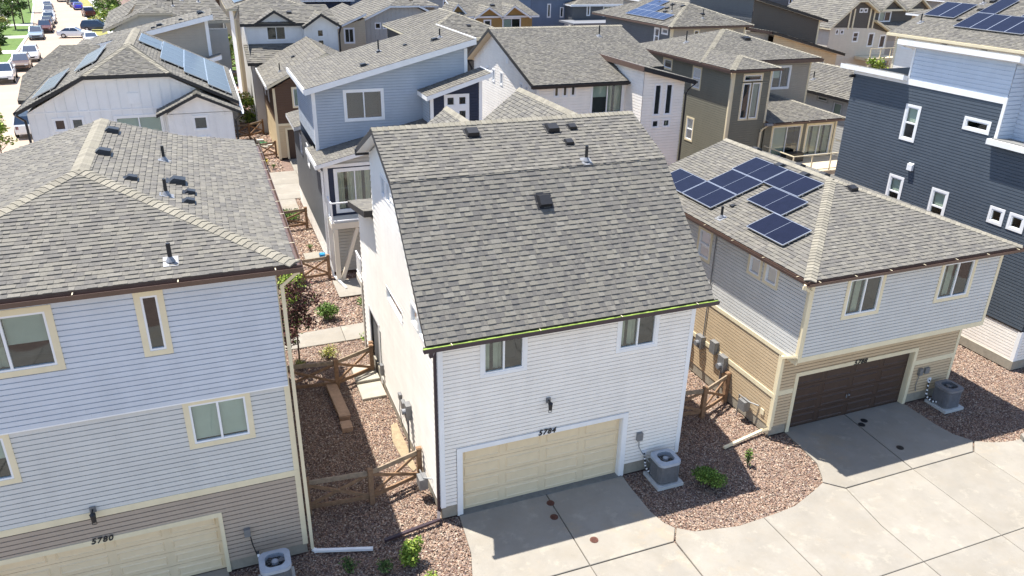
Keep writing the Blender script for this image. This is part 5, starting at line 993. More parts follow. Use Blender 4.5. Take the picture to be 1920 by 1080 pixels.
# ---- brown hip with solar
T = Thing('house', (39.6, 56.5, 0), 'taupe hip-roofed house with a blue solar array, top right of centre', 'house', GROUP)
k1 = win(T, 'F', 56.5, 38.1, 38.7, 5.3, 8.2, .09, CREAM, 'fixed', ('none',)); k2 = win(T, 'F', 56.5, 40.5, 42.0, 7.0, 8.15, .1, CREAM, 'slider', ('none', 'blind')); q1 = win(T, 'L', 36, 58.3, 59.15, 6.8, 8.2, .1, WHITE, 'hung', ('none', 'none')); q2 = win(T, 'L', 36, 57.0, 58.0, 7.75, 8.25, .08, WHITE, 'fixed', ('none',))
wall(T, 'F', 56.5, [(36, 0), (43.2, 0), (43.2, 8.4), (36, 8.4)], GREYT, .16, [k1, k2]); wall(T, 'L', 36, [(56.5, 0), (68, 0), (68, 8.4), (56.5, 8.4)], SLATE, .16, [q1, q2]); plain(T, 'R', 43.2, [(56.5, 0), (68, 0), (68, 8.4), (56.5, 8.4)], GREYT)
corner(T, 36, 56.5, 0, 8.4, CREAM, -1, .18); corner(T, 43.2, 56.5, 0, 8.4, CREAM, 1, .14)
F, L, Rr = hip(T, 35.5, 43.7, 56, 70, 8.5, .37, BROWN, CREAM, 'y', sc=1.5)
for i in range(6): solar(T, L, (36.15, 37.2), (58.1+i*1.08, 59.18+i*1.08), SOLARM)
for i in range(3): solar(T, L, (37.2, 38.25), (61.3+i*1.08, 62.38+i*1.08), SOLARM)
for i in range(2): solar(T, L, (38.25, 39.3), (62.4+i*1.08, 63.48+i*1.08), SOLARM)
for x, y, s in ((37.6, 60.2, 1), (38.2, 60.9, 1), (38.9, 61.2, 1), (38.9, 59.6, 1), (39.0, 63.5, 1)): vent(T, L, x, y, s)
pipe(T, L, 37.8, 59.6, .7); pipe(T, F, 39.4, 57.3, .7); vent(T, F, 39.8, 58, .9)
# ---- brown shed roof pair
T = Thing('house', (49, 59, 0), 'dark taupe house with two parallel sloping shed roofs, cream lower wall', 'house', GROUP)
wall(T, 'F', 59, [(45.7, 0), (53.3, 0), (53.3, 8.55), (45.7, 10.4)], CHAR, .18); wall(T, 'L', 45.7, [(59, 0), (69, 0), (69, 8.2), (59, 8.2)], STONE, .2); wall(T, 'L', 45.68, [(59, 8.2), (69, 8.2), (69, 10.4), (59, 10.4)], SLATE, .2); plain(T, 'R', 53.3, [(59, 0), (69, 0), (69, 8.5), (59, 8.5)], CHAR); corner(T, 53.3, 59, 0, 8.5, CREAM, 1, .15)
roof(T, [(45.3, 58.6, 10.6), (53.9, 58.6, 8.5), (53.9, 69, 8.5), (45.3, 69, 10.6)], BLACK, WHITE, .22, sc=2)
z1 = win(T, 'F', 56.5, 51.0, 52.3, 4.4, 5.3, .1, CREAM, 'slider', ('none', 'blind')); wall(T, 'F', 56.5, [(46.3, 0), (53.6, 0), (53.6, 5.75), (46.3, 7.6)], BEIGE, .16, [z1]); wall(T, 'F', 57.2, [(43.9, 0), (46.3, 0), (46.3, 7.6), (43.9, 7.9)], PGREY, .16); plain(T, 'R', 53.6, [(56.5, 0), (59, 0), (59, 5.7), (56.5, 5.7)], BEIGE)
roof(T, [(46.2, 56.1, 7.85), (54.2, 56.1, 5.85), (54.2, 58.95, 5.85), (46.2, 58.95, 7.85)], BLACK, WHITE, .22, sc=2); roof(T, [(43.5, 56.6, 8.25), (46.2, 56.6, 7.85), (46.2, 59, 7.85), (43.5, 59, 8.25)], BROWN, WHITE, .22, sc=2)
# ---- brown and cream gabled
T = Thing('house', (67, 68, 0), 'dark brown over cream house with a steep clipped gable and balcony, upper right', 'house', GROUP)
hh = [win(T, 'F', 68, 63.75, 64.2, 6.0, 6.55, .06, WHITE, 'fixed', ('none',), **FW), win(T, 'F', 68, 64.4, 64.9, 6.0, 6.5, .06, WHITE, 'fixed', ('none',), **FW), win(T, 'F', 68, 66.2, 67.05, 5.15, 6.25, .1, WHITE, 'hung', ('none', 'none'), **FW), win(T, 'F', 68, 68.4, 69.3, 4.6, 6.1, .1, WHITE, 'fixed', ('none',), **FW), win(T, 'F', 68, 70.1, 71.0, 4.4, 5.85, .1, WHITE, 'fixed', ('none',), **FW)]
wall(T, 'F', 68, [(63, 0), (71.2, 0), (71.2, 6.0), (69, 6.55), (63, 6.75)], STONE, .25, hh); wall(T, 'F', 68, [(63, 6.75), (68.8, 6.6), (68.8, 8.3), (67, 9.2), (66, 9.2)], CHAR, .25); wall(T, 'F', 68, [(68.8, 6.55), (71.2, 6.05), (68.9, 7.3)], CHAR, .25)
for x in (65.25, 65.8, 68.0, 68.6): band(T, 'F', 68, x, x+.18, 6.55, 8.6, CREAM, 'trim_board', t=.08)
[win(T, 'F', 67.97, x, x+.52, 8.2, 8.65, .06, WHITE, 'fixed', ('none',), **FW) for x in (66.5, 67.1)]
wall(T, 'L', 63, [(68, 0), (78, 0), (78, 6.7), (68, 6.7)], STONE, .25)
roof(T, [(62.6, 67.5, 6.75), (66.0, 67.5, 9.5), (66.0, 77, 9.5), (62.6, 77, 6.75)], CREAM, CREAM, .2, sc=2); roof(T, [(66.0, 67.5, 9.5), (67.0, 67.5, 9.5), (67.0, 77, 9.5), (66.0, 77, 9.5)], CREAM, CREAM, .2, sc=2); roof(T, [(67.0, 67.5, 9.5), (69.0, 67.5, 8.35), (69.0, 77, 8.35), (67.0, 77, 9.5)], CREAM, CREAM, .2, sc=2); roof(T, [(68.8, 67.5, 7.45), (71.6, 67.5, 6.15), (71.6, 72, 6.15), (68.8, 72, 7.45)], CREAM, CREAM, .2, sc=2)
wall(T, 'F', 70.5, [(69, 6), (77, 6), (77, 8.3), (69, 8.3)], CHAR, .25, [win(T, 'F', 70.5, 71.9, 73.7, 6.9, 8.1, .1, WHITE, 'slider', ('blind', 'none'), **FW)]); roof(T, [(68.7, 70.1, 8.3), (78, 70.1, 8.3), (77, 75, 9.8), (68.7, 75, 9.8)], CREAM, CREAM, .2, sc=2); gable(T, 71.8, 75.4, 70, 73.5, 8.2, 73.3, 9.45, CREAM, CREAM); gable(T, 75.6, 79.4, 70, 73.5, 8.2, 77.5, 9.45, CREAM, CREAM); wall(T, 'F', 70.45, [(72, 8.2), (75.2, 8.2), (73.3, 9.3)], CHAR, .25); wall(T, 'F', 70.45, [(76, 8.2), (79.2, 8.2), (77.5, 9.3)], CHAR, .25)
roof(T, [(71.4, 67.6, 6.1), (79, 67.6, 6.1), (79, 70.45, 6.9), (69, 70.45, 6.9)], CREAM, CREAM, .2, sc=2)
mb = MB(); mb.box(67.0, 71.3, 65.8, 67.95, 3.4, 3.7); k = T.part('balcony', mb, CREAM); mb = MB()
for x in (67.1, 68.5, 69.9, 71.2): mb.bar((x, 65.9, 3.7), (x, 65.9, 4.7), .08, .08); mb.bar((x, 65.9, 0), (x, 65.9, 3.4), .2, .2)
mb.bar((67.1, 65.9, 4.7), (71.2, 65.9, 4.7), .08, .08); T.part('balcony_railing', mb, CREAM, k)
# ---- tall tan house behind
T = Thing('house', (80, 84, 0), 'tall taupe house with cream trim and slider windows behind the brown gables', 'house', GROUP)
tt = [win(T, 'F', 84, 77.6, 79.1, 7.1, 8.4, .1, WHITE, 'slider', ('none', 'none'), **FW), win(T, 'F', 84, 76.4, 77.9, 4.7, 5.95, .1, WHITE, 'slider', ('blind', 'none'), **FW)]
wall(T, 'F', 84, [(76.1, 2.9), (90, 2.9), (90, 10.5), (76.1, 10.5)], GREYT, .25, tt); band(T, 'F', 84, 76.1, 90, 6.3, 6.5, CREAM, 'belly_band'); corner(T, 76.1, 84, 0, 10.4, CREAM, -1, .25); wall(T, 'F', 84, [(76.1, 0), (90, 0), (90, 2.9), (76.1, 2.9)], PGREY, .25)
xx = [win(T, 'F', 86, 72+i*1.1, 72.6+i*1.1, 7.7, 8.5, .08, WHITE, 'fixed', ('none',), **FW) for i in range(3)]; wall(T, 'F', 86, [(66, 6.3), (76.1, 6.3), (76.1, 10.5), (66, 10.5)], SLATE, .25, xx); wall(T, 'F', 86, [(66, 0), (76.1, 0), (76.1, 6.3), (66, 6.3)], WSID, .25); hip(T, 75.6, 90.5, 83.5, 95, 10.5, .3, CREAM, CREAM, 'x')
# ---- solar roof house right
T = Thing('house', (44, 32, 0), 'large grey-roofed house with black solar arrays and pale siding, top right', 'house', GROUP)
X0 = 38.5; u1 = win(T, 'L', X0, 34.75, 35.55, 9.2, 9.85, .08, WHITE, 'fixed', ('none',)); u2 = win(T, 'L', X0, 33.4, 34.1, 9.2, 9.75, .08, WHITE, 'fixed', ('none',)); u3 = win(T, 'L', X0, 30.6, 31.3, 9.2, 9.75, .08, WHITE, 'fixed', ('none',))
wall(T, 'L', X0, [(26, 0), (36.0, 0), (36.0, 9.95), (26, 9.95)], WSID, .16, [u1, u2, u3]); wall(T, 'F', 26, [(X0, 0), (50, 0), (50, 10), (X0, 10)], WSID, .16); plain(T, 'B', 36, [(X0, 0), (56, 0), (56, 10), (X0, 10)], BEIGE); corner(T, X0, 26, 0, 9.9, CREAM, -1, .12)
mb = MB(); mb.box(X0-.03, X0, 35.9, 36.03, 0, 9.9); T.part('corner_post', mb, CREAM)
s = .42; e0 = 38.2; zz = lambda x: 10.05+s*(x-e0)
PL = [(e0, 25.7, 10.05), (46, 25.7, zz(46)), (46, 36.5, zz(46)), (e0, 36.5, 10.05)]; roof(T, PL, CREAM, CREAM, .18); mb = MB(); mb.box(e0-.1, e0, 25.7, 36.5, 9.9, 10.04); T.part('gutter', mb, CREAM)
roof(T, [(46, 25.7, zz(46)), (54, 25.7, 10.05), (54, 36.5, 10.05), (46, 36.5, zz(46))], CREAM, CREAM, .18, sc=2)
for i in range(4): solar(T, PL, (39.45, 41.1), (29.0+i*1.05, 30.05+i*1.05))
solar(T, PL, (41.12, 42.8), (32.15, 33.2)); [solar(T, PL, (41.12, 42.8), (28.5+i*1.05, 29.55+i*1.05)) for i in range(2)]; [solar(T, PL, (40.3, 41.95), (34.0+i*1.05, 35.05+i*1.05)) for i in range(2)]
for x, y, s_ in ((40.3, 33.6, .7), (41.6, 33.5, .7), (42.6, 33.6, .9), (43.4, 34.4, .8), (43.4, 32.4, .9), (43.6, 29, .9)): vent(T, PL, x, y, s_)
pipe(T, PL, 39.6, 35.6, .5); pipe(T, PL, 42.3, 34.0, .6); pipe(T, PL, 42.6, 30.9, .7)
for y in (30, 32.5): mb = MB(); mb.box(38.3, 38.6, y, y+.3, 9.6, 9.8); T.part('wall_vent', mb, BLACK)
# ---- low grey house
T = Thing('house', (43, 40, 0), 'low grey house with a dark window between olive and navy houses', 'house', GROUP)
X0 = 38.5; p1 = win(T, 'L', X0, 40.6, 41.65, 5.1, 5.5, .08, PGREY, 'fixed', ('none',)); p2 = win(T, 'L', X0, 39.2, 40.1, 4.2, 5.35, .08, PGREY, 'fixed', ('blind',))
wall(T, 'L', X0, [(38.2, 0), (47, 0), (47, 5.6), (38.2, 5.6)], GREYBLUE, .16, [p1, p2]); wall(T, 'F', 38.2, [(X0, 0), (46, 0), (46, 5.6), (X0, 5.6)], GREYBLUE, .16)
F, L, Rr = hip(T, 38.1, 46, 37.8, 50, 5.7, .3, BLACK, WHITE, 'y', sc=1.5); pipe(T, L, 39.6, 43.5, .55); vent(T, L, 39.2, 44.5, .9)

# ---- far filler rows, seen only as strips of wall and roof along the top
def far_house(x, y, w, d, z, m, label, fas=None, ax='x', batten=False, wins=True, s=.33):
    T = Thing('house', (x+w/2, y, 0), label, 'house', GROUP)
    hs = []
    if wins:
        for k in range(2): hs.append(win(T, 'F', y, x+w*(.18+.42*k), x+w*(.18+.42*k)+1.6, z-2.1, z-.8, .12, WHITE, 'slider', ('none', 'blind'), simple=True))
    wall(T, 'F', y, [(x, 0), (x+w, 0), (x+w, z), (x, z)], m, .25, hs, 'batten' if batten else 'lap'); wall(T, 'L', x, [(y, 0), (y+d, 0), (y+d, z), (y, z)], m, .25); plain(T, 'R', x+w, [(y, 0), (y+d, 0), (y+d, z), (y, z)], m); plain(T, 'B', y+d, [(x, 0), (x+w, 0), (x+w, z), (x, z)], m)
    F, L, Rr = hip(T, x-.4, x+w+.4, y-.4, y+d+.4, z+.1, s, fas or WHITE, WHITE, ax, sc=3.); vent(T, F, x+w*.6, y+1.2, 1.2)
far_house(10.8, 92, 5.6, 9, 8.2, PANEL, 'midnight blue house with a wide white slider window, top edge', s=.3)
far_house(17, 96, 6.5, 9, 8.4, MIDB, 'blue house with small twin windows, top edge left of centre')
far_house(25, 101, 8, 9, 8.3, PGREY, 'pale grey house behind the ochre gables')
far_house(19, 88, 6, 8, 7.8, GREYT, 'warm grey house behind the pale batten house')
far_house(34.5, 106, 9, 9, 8.6, SLATE, 'slate house at the top edge right of the ochre gables')
far_house(47, 104, 9, 9, 8.2, PGREY, 'grey house behind the solar array house')
far_house(51, 72, 8, 9, 8.5, BATW, 'white house with low black-edged roof left of the dark taupe shed roofs', fas=BLACK)
far_house(45.5, 74, 6, 8, 8.9, GREYT, 'warm grey house behind the taupe hip roof', s=.25)
far_house(60, 92, 8, 9, 9.0, GOLD, 'ochre house far behind the shed roofs', batten=True)
far_house(-2, 92, 4.6, 9, 8.6, CHOC, 'reddish brown house behind the grey gable, top left')
far_house(60, 46, 9, 9, 9.2, BEIGE, 'beige house behind the large solar roof', s=.3)
far_house(2.9, 118, 7, 9, 8.0, SANDW, 'sand-coloured house at the far top left')
far_house(82, 68, 9, 9, 9.0, GREYT, 'taupe house at the top right corner', s=.3)
for i, (x, y) in enumerate(((14, 118), (24, 120), (36, 122), (48, 124), (60, 122), (72, 116), (84, 110))):
    far_house(x, y, 8, 9, 8.3, [PGREY, SANDW, SLATE, GREYT, BATW, MIDB, STONE][i], ['pale grey', 'sand', 'slate', 'warm grey', 'white', 'blue', 'cream'][i]+' house in the farthest row, place %s from the left' % ['first', 'second', 'third', 'fourth', 'fifth', 'sixth', 'seventh'][i])
# ------------------------------------------------------------------ fences
def fence(pts, label, h=1.12, m=WOOD, group='cross-braced split fences'):
    c = pts[0]; T = Thing('fence', (c[0], c[1], 0), label, 'fence', group); pm = None
    for x, y in pts:
        mb = MB(); mb.box(x-.07, x+.07, y-.07, y+.07, -.08, h); p = T.part('post', mb, m)
        mb = MB(); mb.box(x-.082, x+.082, y-.082, y+.082, h, h+.03); mb.prism([(x-.06, y-.06, h+.03), (x+.06, y-.06, h+.03), (x+.06, y+.06, h+.03), (x-.06, y+.06, h+.03)], (0, 0, .02)); T.part('post_cap', mb, m, p)
    for (x0, y0), (x1, y1) in zip(pts[:-1], pts[1:]):
        d = Vector((x1-x0, y1-y0, 0)); L = d.length
        if L < .35: continue
        d.normalize(); a = Vector((x0, y0, 0))+d*.075; b = Vector((x1, y1, 0))-d*.075; q = Vector((-d.y, d.x, 0))*.026
        Z = lambda z: Vector((0, 0, z))
        for z, hh in ((h-.1, .14), (.2, .12)): mb = MB(); mb.bar(a+Z(z), b+Z(z), .05, hh); T.part('rail', mb, WOOD2 if z > 1 else m)
        mb = MB(); mb.bar(a+Z(.27)+q, b+Z(h-.18)+q, .04, .09); T.part('brace', mb, m); mb = MB(); mb.bar(a+Z(h-.18)-q, b+Z(.27)-q, .04, .09); T.part('brace', mb, m)
fence([(1.1, 17.75), (2.83, 17.6), (4.36, 18.1)], 'nearest brown cross-braced fence between the grey house and the white house')
fence([(1.15, 24.3), (2.95, 24.08), (4.33, 24.72), (4.62-.25, 24.95)], 'cross-braced wooden fence behind the timber plank, by the side door')
fence([(1.5, 33.8), (2.97, 33.9), (4.25, 34.02)], 'short cross-braced fence beside the deck of the light blue house')
fence([(1.9, 41.1), (4.2, 41.4)], 'small cross-braced fence in front of the low juniper near the rear path')
fence([(12.1, 18.35), (14.2, 18.1), (15.5, 18.65)], 'cross-braced fence between the white house and the solar house meters')
fence([(2.95, 57.1), (4.15, 57.45)], 'weathered fence panel by the beige corner across the rear alley')
fence([(1.1, 63.8), (2.75, 63.9), (3.9, 65.1)], 'angled cross-braced fence below the leafy yellow-green bush')
fence([(2.7, 77.6), (3.95, 78.1)], 'dark cross-braced fence by the far concrete walk')
fence([(1.0, 90), (2.9, 90.2), (4.0, 91)], 'far dark fence beside a bright patch of grass')
fence([(1.0, 101), (2.6, 101), (4.0, 101.6)], 'farthest but one dark cross-braced fence, top left')
fence([(.9, 112), (2.6, 112), (4.2, 112.5)], 'farthest dark cross-braced fence, top left')
# ------------------------------------------------------------------ air conditioners
def ac(cx, cy, label, w=.7, h=.76, z0=.07, body=None, top=None, lines=None):
    T = Thing('air_conditioner', (cx, cy, 0), label, 'air conditioner', 'air conditioners beside the garages')
    mb = MB(); mb.box(cx-w*.62, cx+w*.62, cy-w*.62, cy+w*.62, -.03, z0); T.part('concrete_pad', mb, mat('pale_pad', (.48, .48, .46), .8, .1, 5))
    def ring(s_, r): # rounded square
        out = []
        for k in range(4):
            for j in range(6):
                t = math.pi/2*k+math.pi/2*j/5; c = (math.cos(t), math.sin(t)); q = ((1, 1), (-1, 1), (-1, -1), (1, -1))[k]
                out.append((cx+q[0]*(s_-r)+c[0]*r, cy+q[1]*(s_-r)+c[1]*r))
        return out
    mb = MB(); outer = ring(w/2-.02, .16); n = len(outer)
    mb.prism([(x, y, z0+.05) for x, y in outer], (0, 0, h-.26)); T.part('coil_casing', mb, body or METAL)
    L = MB(); z = z0+.07; rr = ring(w/2, .17)
    while z < h-.03:
        for i in range(n):
            j = (i+1) % n; L.poly([(rr[i][0], rr[i][1], z), (rr[j][0], rr[j][1], z), (rr[j][0], rr[j][1], z+.016), (rr[i][0], rr[i][1], z+.016)]); L.poly([(rr[i][0], rr[i][1], z+.016), (rr[j][0], rr[j][1], z+.016), (outer[j][0], outer[j][1], z+.02), (outer[i][0], outer[i][1], z+.02)])
        z += .03
    for k in range(0, n, 3): L.bar((rr[k][0], rr[k][1], z0+.04), (rr[k][0], rr[k][1], h), .012, .012)
    T.part('louvres', L, body or METAL, kind='stuff')
    mb = MB(); mb.prism([(x, y, z0) for x, y in ring(w/2+.01, .17)], (0, 0, .05)); T.part('base_pan', mb, METAL)
    R0 = w*.37; mb = MB(); o2 = ring(w/2+.02, .18); m_ = len(o2)
    inn = [(cx+R0*math.cos(math.atan2(y-cy, x-cx)), cy+R0*math.sin(math.atan2(y-cy, x-cx))) for x, y in o2]
    for i in range(m_):
        j = (i+1) % m_
        mb.poly([(*o2[i], h+.03), (*o2[j], h+.03), (*inn[j], h+.05), (*inn[i], h+.05)]); mb.poly([(*o2[i], h-.06), (*o2[j], h-.06), (*o2[j], h+.03), (*o2[i], h+.03)]); mb.poly([(*inn[i], h-.08), (*inn[j], h-.08), (*inn[j], h+.05), (*inn[i], h+.05)])
    t_ = T.part('top_cover', mb, top or METAL)
    mb = MB(); mb.tube([(cx, cy, h-.1), (cx, cy, h-.09)], R0, 24); T.part('fan_well', mb, BLACK, t_)
    mb = MB(); mb.tube([(cx, cy, h-.06), (cx, cy, h+.02)], .08, 14); T.part('fan_hub', mb, top or METAL, t_)
    for k in range(3):
        a = 2.1*k+.4; mb = MB(); e1 = Vector((math.cos(a), math.sin(a), 0)); e2 = Vector((-math.sin(a), math.cos(a), 0)); c = Vector((cx, cy, h-.05))
        mb.prism([c+e1*.07-e2*.03, c+e1*(R0-.03)-e2*.09+Vector((0, 0, .02)), c+e1*(R0-.02)+e2*.12-Vector((0, 0, .03)), c+e1*.07+e2*.05], (0, 0, .006)); T.part('fan_blade', mb, ZINC if k == 0 else DARKM, t_)
    G = MB()
    for k in range(1, 5):
        r = R0*k/4.6
        for i in range(24):
            a, b = 2*math.pi*i/24, 2*math.pi*(i+1)/24; G.bar((cx+r*math.cos(a), cy+r*math.sin(a), h+.035), (cx+r*math.cos(b), cy+r*math.sin(b), h+.035), .003, .003)
    for i in range(12): a = math.pi*i/6; G.bar((cx+.06*math.cos(a), cy+.06*math.sin(a), h+.03), (cx+R0*math.cos(a), cy+R0*math.sin(a), h+.045), .004, .004)
    T.part('fan_guard', G, METAL, t_)
    if lines:
        mb = MB(); mb.tube(lines, .028, 8); l_ = T.part('insulated_line', mb, BLACK); P_ = [Vector(p) for p in lines]
        mb = MB()
        for a, b in zip(P_[:-1], P_[1:]):
            for t in (.2, .65): mb.tube([a.lerp(b, t), a.lerp(b, t+.18)], .032, 8)
        T.part('line_wrap', mb, VINYL, l_)
ac(11.2, 15.66, 'grey air conditioner on a pad beside the cream garage of the centre house', lines=[(10.8, 16.2, .66), (10.8, 16.12, .45), (10.8, 16.05, .25), (10.86, 15.9, .14), (10.95, 15.75, .16)], top=mat('blue_grey_paint', (.38, .41, .45), .4, .1, 6))
ac(22.7, 15.82, 'dark grey air conditioner beside the brown garage door on the right', body=mat('dark_grey_paint', (.17, .17, .18), .5, .15, 6), top=mat('dark_grey_paint', (.2, .2, .2), .5, .1, 6), lines=[(22.35, 16.35, .8), (22.3, 16.3, .5), (22.2, 16.2, .25), (22.25, 16.0, .14), (22.4, 15.85, .16)])
ac(.02, 15.35, 'grey air conditioner at the corner of the near left house, bottom edge', top=mat('blue_grey_paint', (.38, .41, .45), .4, .1, 6), lines=[(-.35, 16.15, .5), (-.32, 15.9, .2), (-.2, 15.6, .14)])
# drains in the driveways
for x, y, l in ((7.58, 15.81, 'round rusty drain cover nearest the cream garage door'), (7.44, 15.24, 'second round rusty drain cover below the cream garage door'), (8.08, 14.05, 'round rusty drain cover on the sunlit part of the centre driveway'),
                (19.27, 16.0, 'dark drain cover of a close pair, farther right one, by the brown garage'), (19.01, 15.84, 'dark drain cover of a close pair, nearer left one, by the brown garage'), (19.21, 14.4, 'lone dark drain cover in the shaded right driveway')):
    T = Thing('drain_cover', (x, y, 0), l, 'drain cover', 'drain covers in the driveways'); m = RUST if x < 10 else BLACK
    mb = MB(); mb.tube([(x, y, .003), (x, y, .014)], .115, 20); T.part('rim', mb, m)
    mb = MB(); mb.tube([(x, y, .012), (x, y, .018)], .09, 18)
    for k in range(4): mb.bar((x-.07, y-.05+k*.033, .021), (x+.07, y-.05+k*.033, .021), .012, .006)
    T.part('lid', mb, m)
# timber plank on blocks
T = Thing('timber_bench', (2.75, 23, 0), 'long low tan timber plank lying on the rock between the houses', 'bench'); PK = mat('tan_timber', (.40, .26, .165), .75, .18, 5, bump=.2)
mb = MB(); mb.bar((2.72, 24.4, .17), (2.84, 21.9, .17), .36, .07); T.part('plank', mb, PK)
mb = MB(); mb.bar((2.72, 24.36, .04), (2.84, 21.95, .04), .31, .19); T.part('base_timber', mb, PK)
mb = MB(); mb.box(2.63, 2.98, 21.3, 21.75, -.05, .12); alone('timber_block', mb, PK, 'small tan timber block at the near end of the long plank', 'timber block')
# bucket
T = Thing('bucket', (4.28, 36.45, 0), 'small bright blue bucket on the little concrete slab', 'bucket'); BL = mat('blue_plastic', (.02, .25, .5), .4, .05, 5)
mb = MB(); mb.tube([(4.28, 36.45, 0), (4.28, 36.45, .3)], [.12, .15], 14); T.part('body', mb, BL); mb = MB(); mb.tube([(4.13, 36.45, .28), (4.2, 36.45, .42), (4.36, 36.45, .42), (4.43, 36.45, .28)], .01, 5); T.part('handle', mb, METAL)
# ------------------------------------------------------------------ plants
def leaves(mb, c, r, n, size, cols, shell=.35, flat=1.):
    for _ in range(n):
        d = Vector((random.gauss(0, 1), random.gauss(0, 1), random.gauss(0, 1))).normalized(); k = (shell+(1-shell)*random.random())**.6
        p = Vector(c)+Vector((d.x*r[0]*k, d.y*r[1]*k, d.z*r[2]*k)); s = size*random.uniform(.6, 1.3)
        a = Vector((random.gauss(0, 1), random.gauss(0, 1), random.gauss(0, .6)*flat)).normalized(); b = a.cross(Vector((random.gauss(0, 1), random.gauss(0, 1), random.gauss(0, 1)))).normalized()
        mb.poly([p, p+a*s*.5+b*s*.28, p+a*s, p+a*s*.5-b*s*.28], 0, vary(random.choice(cols), .25))
GREEN = [(.07, .13, .02), (.10, .18, .03), (.05, .10, .015), (.14, .22, .04)]; LIMEL = [(.22, .30, .04), (.30, .36, .06), (.15, .24, .03), (.10, .17, .02)]; DARK = [(.03, .06, .015), (.045, .08, .02), (.06, .11, .02), (.12, .17, .05)]
PURP = [(.09, .03, .03), (.13, .05, .045), (.06, .025, .025), (.20, .10, .08), (.08, .10, .03)]; YEL = [(.30, .28, .05), (.40, .36, .12), (.18, .22, .04), (.5, .48, .25)]
def shrub(x, y, rx, h, cols, label, n=420, size=.07, name='shrub', cat='shrub', group='shrubs in the rock beds'):
    T = Thing(name, (x, y, 0), label, cat, group); mb = MB()
    for k in range(7):
        a = random.uniform(0, 6.28); q = random.uniform(.2, .8)*rx; mb.tube([(x, y, -.05), (x+math.cos(a)*q*.5, y+math.sin(a)*q*.5, h*.4), (x+math.cos(a)*q, y+math.sin(a)*q, h*.75)], [.014, .01, .004], 5)
    T.part('stem', mb, BARK); mb = MB()
    for k in range(9):
        a = random.uniform(0, 6.28); q = random.uniform(0, .62)*rx; leaves(mb, (x+math.cos(a)*q, y+math.sin(a)*q, h*random.uniform(.3, .72)), (rx*.42, rx*.42, h*.3), n//9, size, cols)
    T.part('foliage', mb, LEAF, kind='stuff')
def tree(x, y, h, r, cols, label, n=1500, size=.16, trunk=.07, z0=.35, name='tree', group='street and garden trees', squash=1.):
    T = Thing(name, (x, y, 0), label, 'tree', group); mb = MB(); top = Vector((x+random.uniform(-.1, .1)*h*.3, y, h*.86)); mb.tube([(x, y, -.05), (x+.03*h*.2, y, h*.35), top], [trunk, trunk*.75, trunk*.2], 8)
    for k in range(9):
        z = h*random.uniform(z0*.8, .75); a = random.uniform(0, 6.28); q = r*random.uniform(.5, .85); b0 = Vector((x, y, z)); b1 = b0+Vector((math.cos(a)*q, math.sin(a)*q, h*.14)); mb.tube([b0, b0.lerp(b1, .5)+Vector((0, 0, -.02*h)), b1], [trunk*.4, trunk*.25, trunk*.08], 5)
    T.part('trunk', mb, BARK); mb = MB(); m = 15
    for k in range(m):
        a = random.uniform(0, 6.28); t = random.random(); zc = h*(z0+(1-z0)*t*.92); q = r*(1-abs(t-.38)**1.4)*random.uniform(.15, .72); leaves(mb, (x+math.cos(a)*q, y+math.sin(a)*q, zc), (r*.36, r*.36, r*.27*squash), n//m, size, cols, .2)
    T.part('crown', mb, LEAF, kind='stuff')
shrub(3.32, 14.85, .34, .8, LIMEL, 'bright yellow-green upright shrub at the bottom edge left of the driveway', 1600, .085); shrub(3.55, 14.05, .26, .5, LIMEL, 'small lime shrub below the bright upright one', 260, .07)
shrub(1.75, 15.15, .3, .45, DARK, 'dark low shrub in shade near the white drain pipe', 300, .07); shrub(2.6, 14.85, .32, .5, DARK, 'dark shrub in shade between the drain pipe and the lime shrub', 330, .07)
shrub(12.3, 14.95, .56, .62, [(.13, .22, .03), (.08, .14, .02), (.18, .28, .05), (.05, .09, .015)], 'round green shrub right of the air conditioner', 4200, .055); shrub(14.02, 15.35, .15, .62, GREEN, 'tiny upright green shrub on sunlit rock near the white drain pipe', 260, .06)
shrub(3.4, 29.75, .62, .75, GREEN, 'dense green shrub beyond the garden path, left one', 1800, .08); shrub(5.3, 29.8, .65, .7, GREEN, 'bushy green shrub beyond the path close to the balcony', 1800, .08)
shrub(2.97, 26.3, .52, .45, YEL, 'variegated pale yellow shrub before the path', 500, .08); shrub(4.8, 26.95, .5, .45, LIMEL, 'yellow-green grassy shrub by the balcony post', 450, .1); shrub(1.85, 26.0, .35, .35, YEL, 'small yellow shrub at the foot of the purple tree', 240, .07); shrub(4.3, 24.35, .16, .14, LIMEL, 'tiny bright weed between fence and side door', 60, .06)
shrub(2.3, 31.9, 1.0, 1.5, LIMEL, 'lime green bush behind the near grey roof corner', 1800, .11); shrub(3.25, 42.9, .95, .6, GREEN, 'spreading green juniper behind the small rear fence', 900, .12); shrub(2.6, 37.6, .35, .5, YEL, 'small yellow-green shrub beside the little slab', 260, .08); shrub(3.9, 38.0, .22, .3, GREEN, 'small sparse plant near the little slab', 90, .07)
shrub(3.15, 55.2, .4, .5, [(.7, .55, .02), (.6, .5, .03), (.2, .25, .03)], 'bright yellow flowering shrub in the far rock bed', 260, .1); shrub(3.65, 54.3, .25, .3, GREEN, 'small green tuft near the yellow flowers', 120, .08); shrub(3.6, 61.3, .5, .25, [(.05, .3, .12), (.08, .25, .1)], 'low green mat plant by the white blocks', 160, .12)
shrub(3.3, 89.3, .9, .9, GREEN, 'dark green shrub by the far bright grass', 300, .2)
tree(1.9, 26.2, 3.9, 1.15, PURP, 'small purple-leaved tree against the corner of the near left house', 3200, .12, .035, .25); tree(2.9, 68.5, 2.6, 1.5, LIMEL, 'bushy yellow-green tree beyond the second alley fences', 1300, .2, .06, .2)
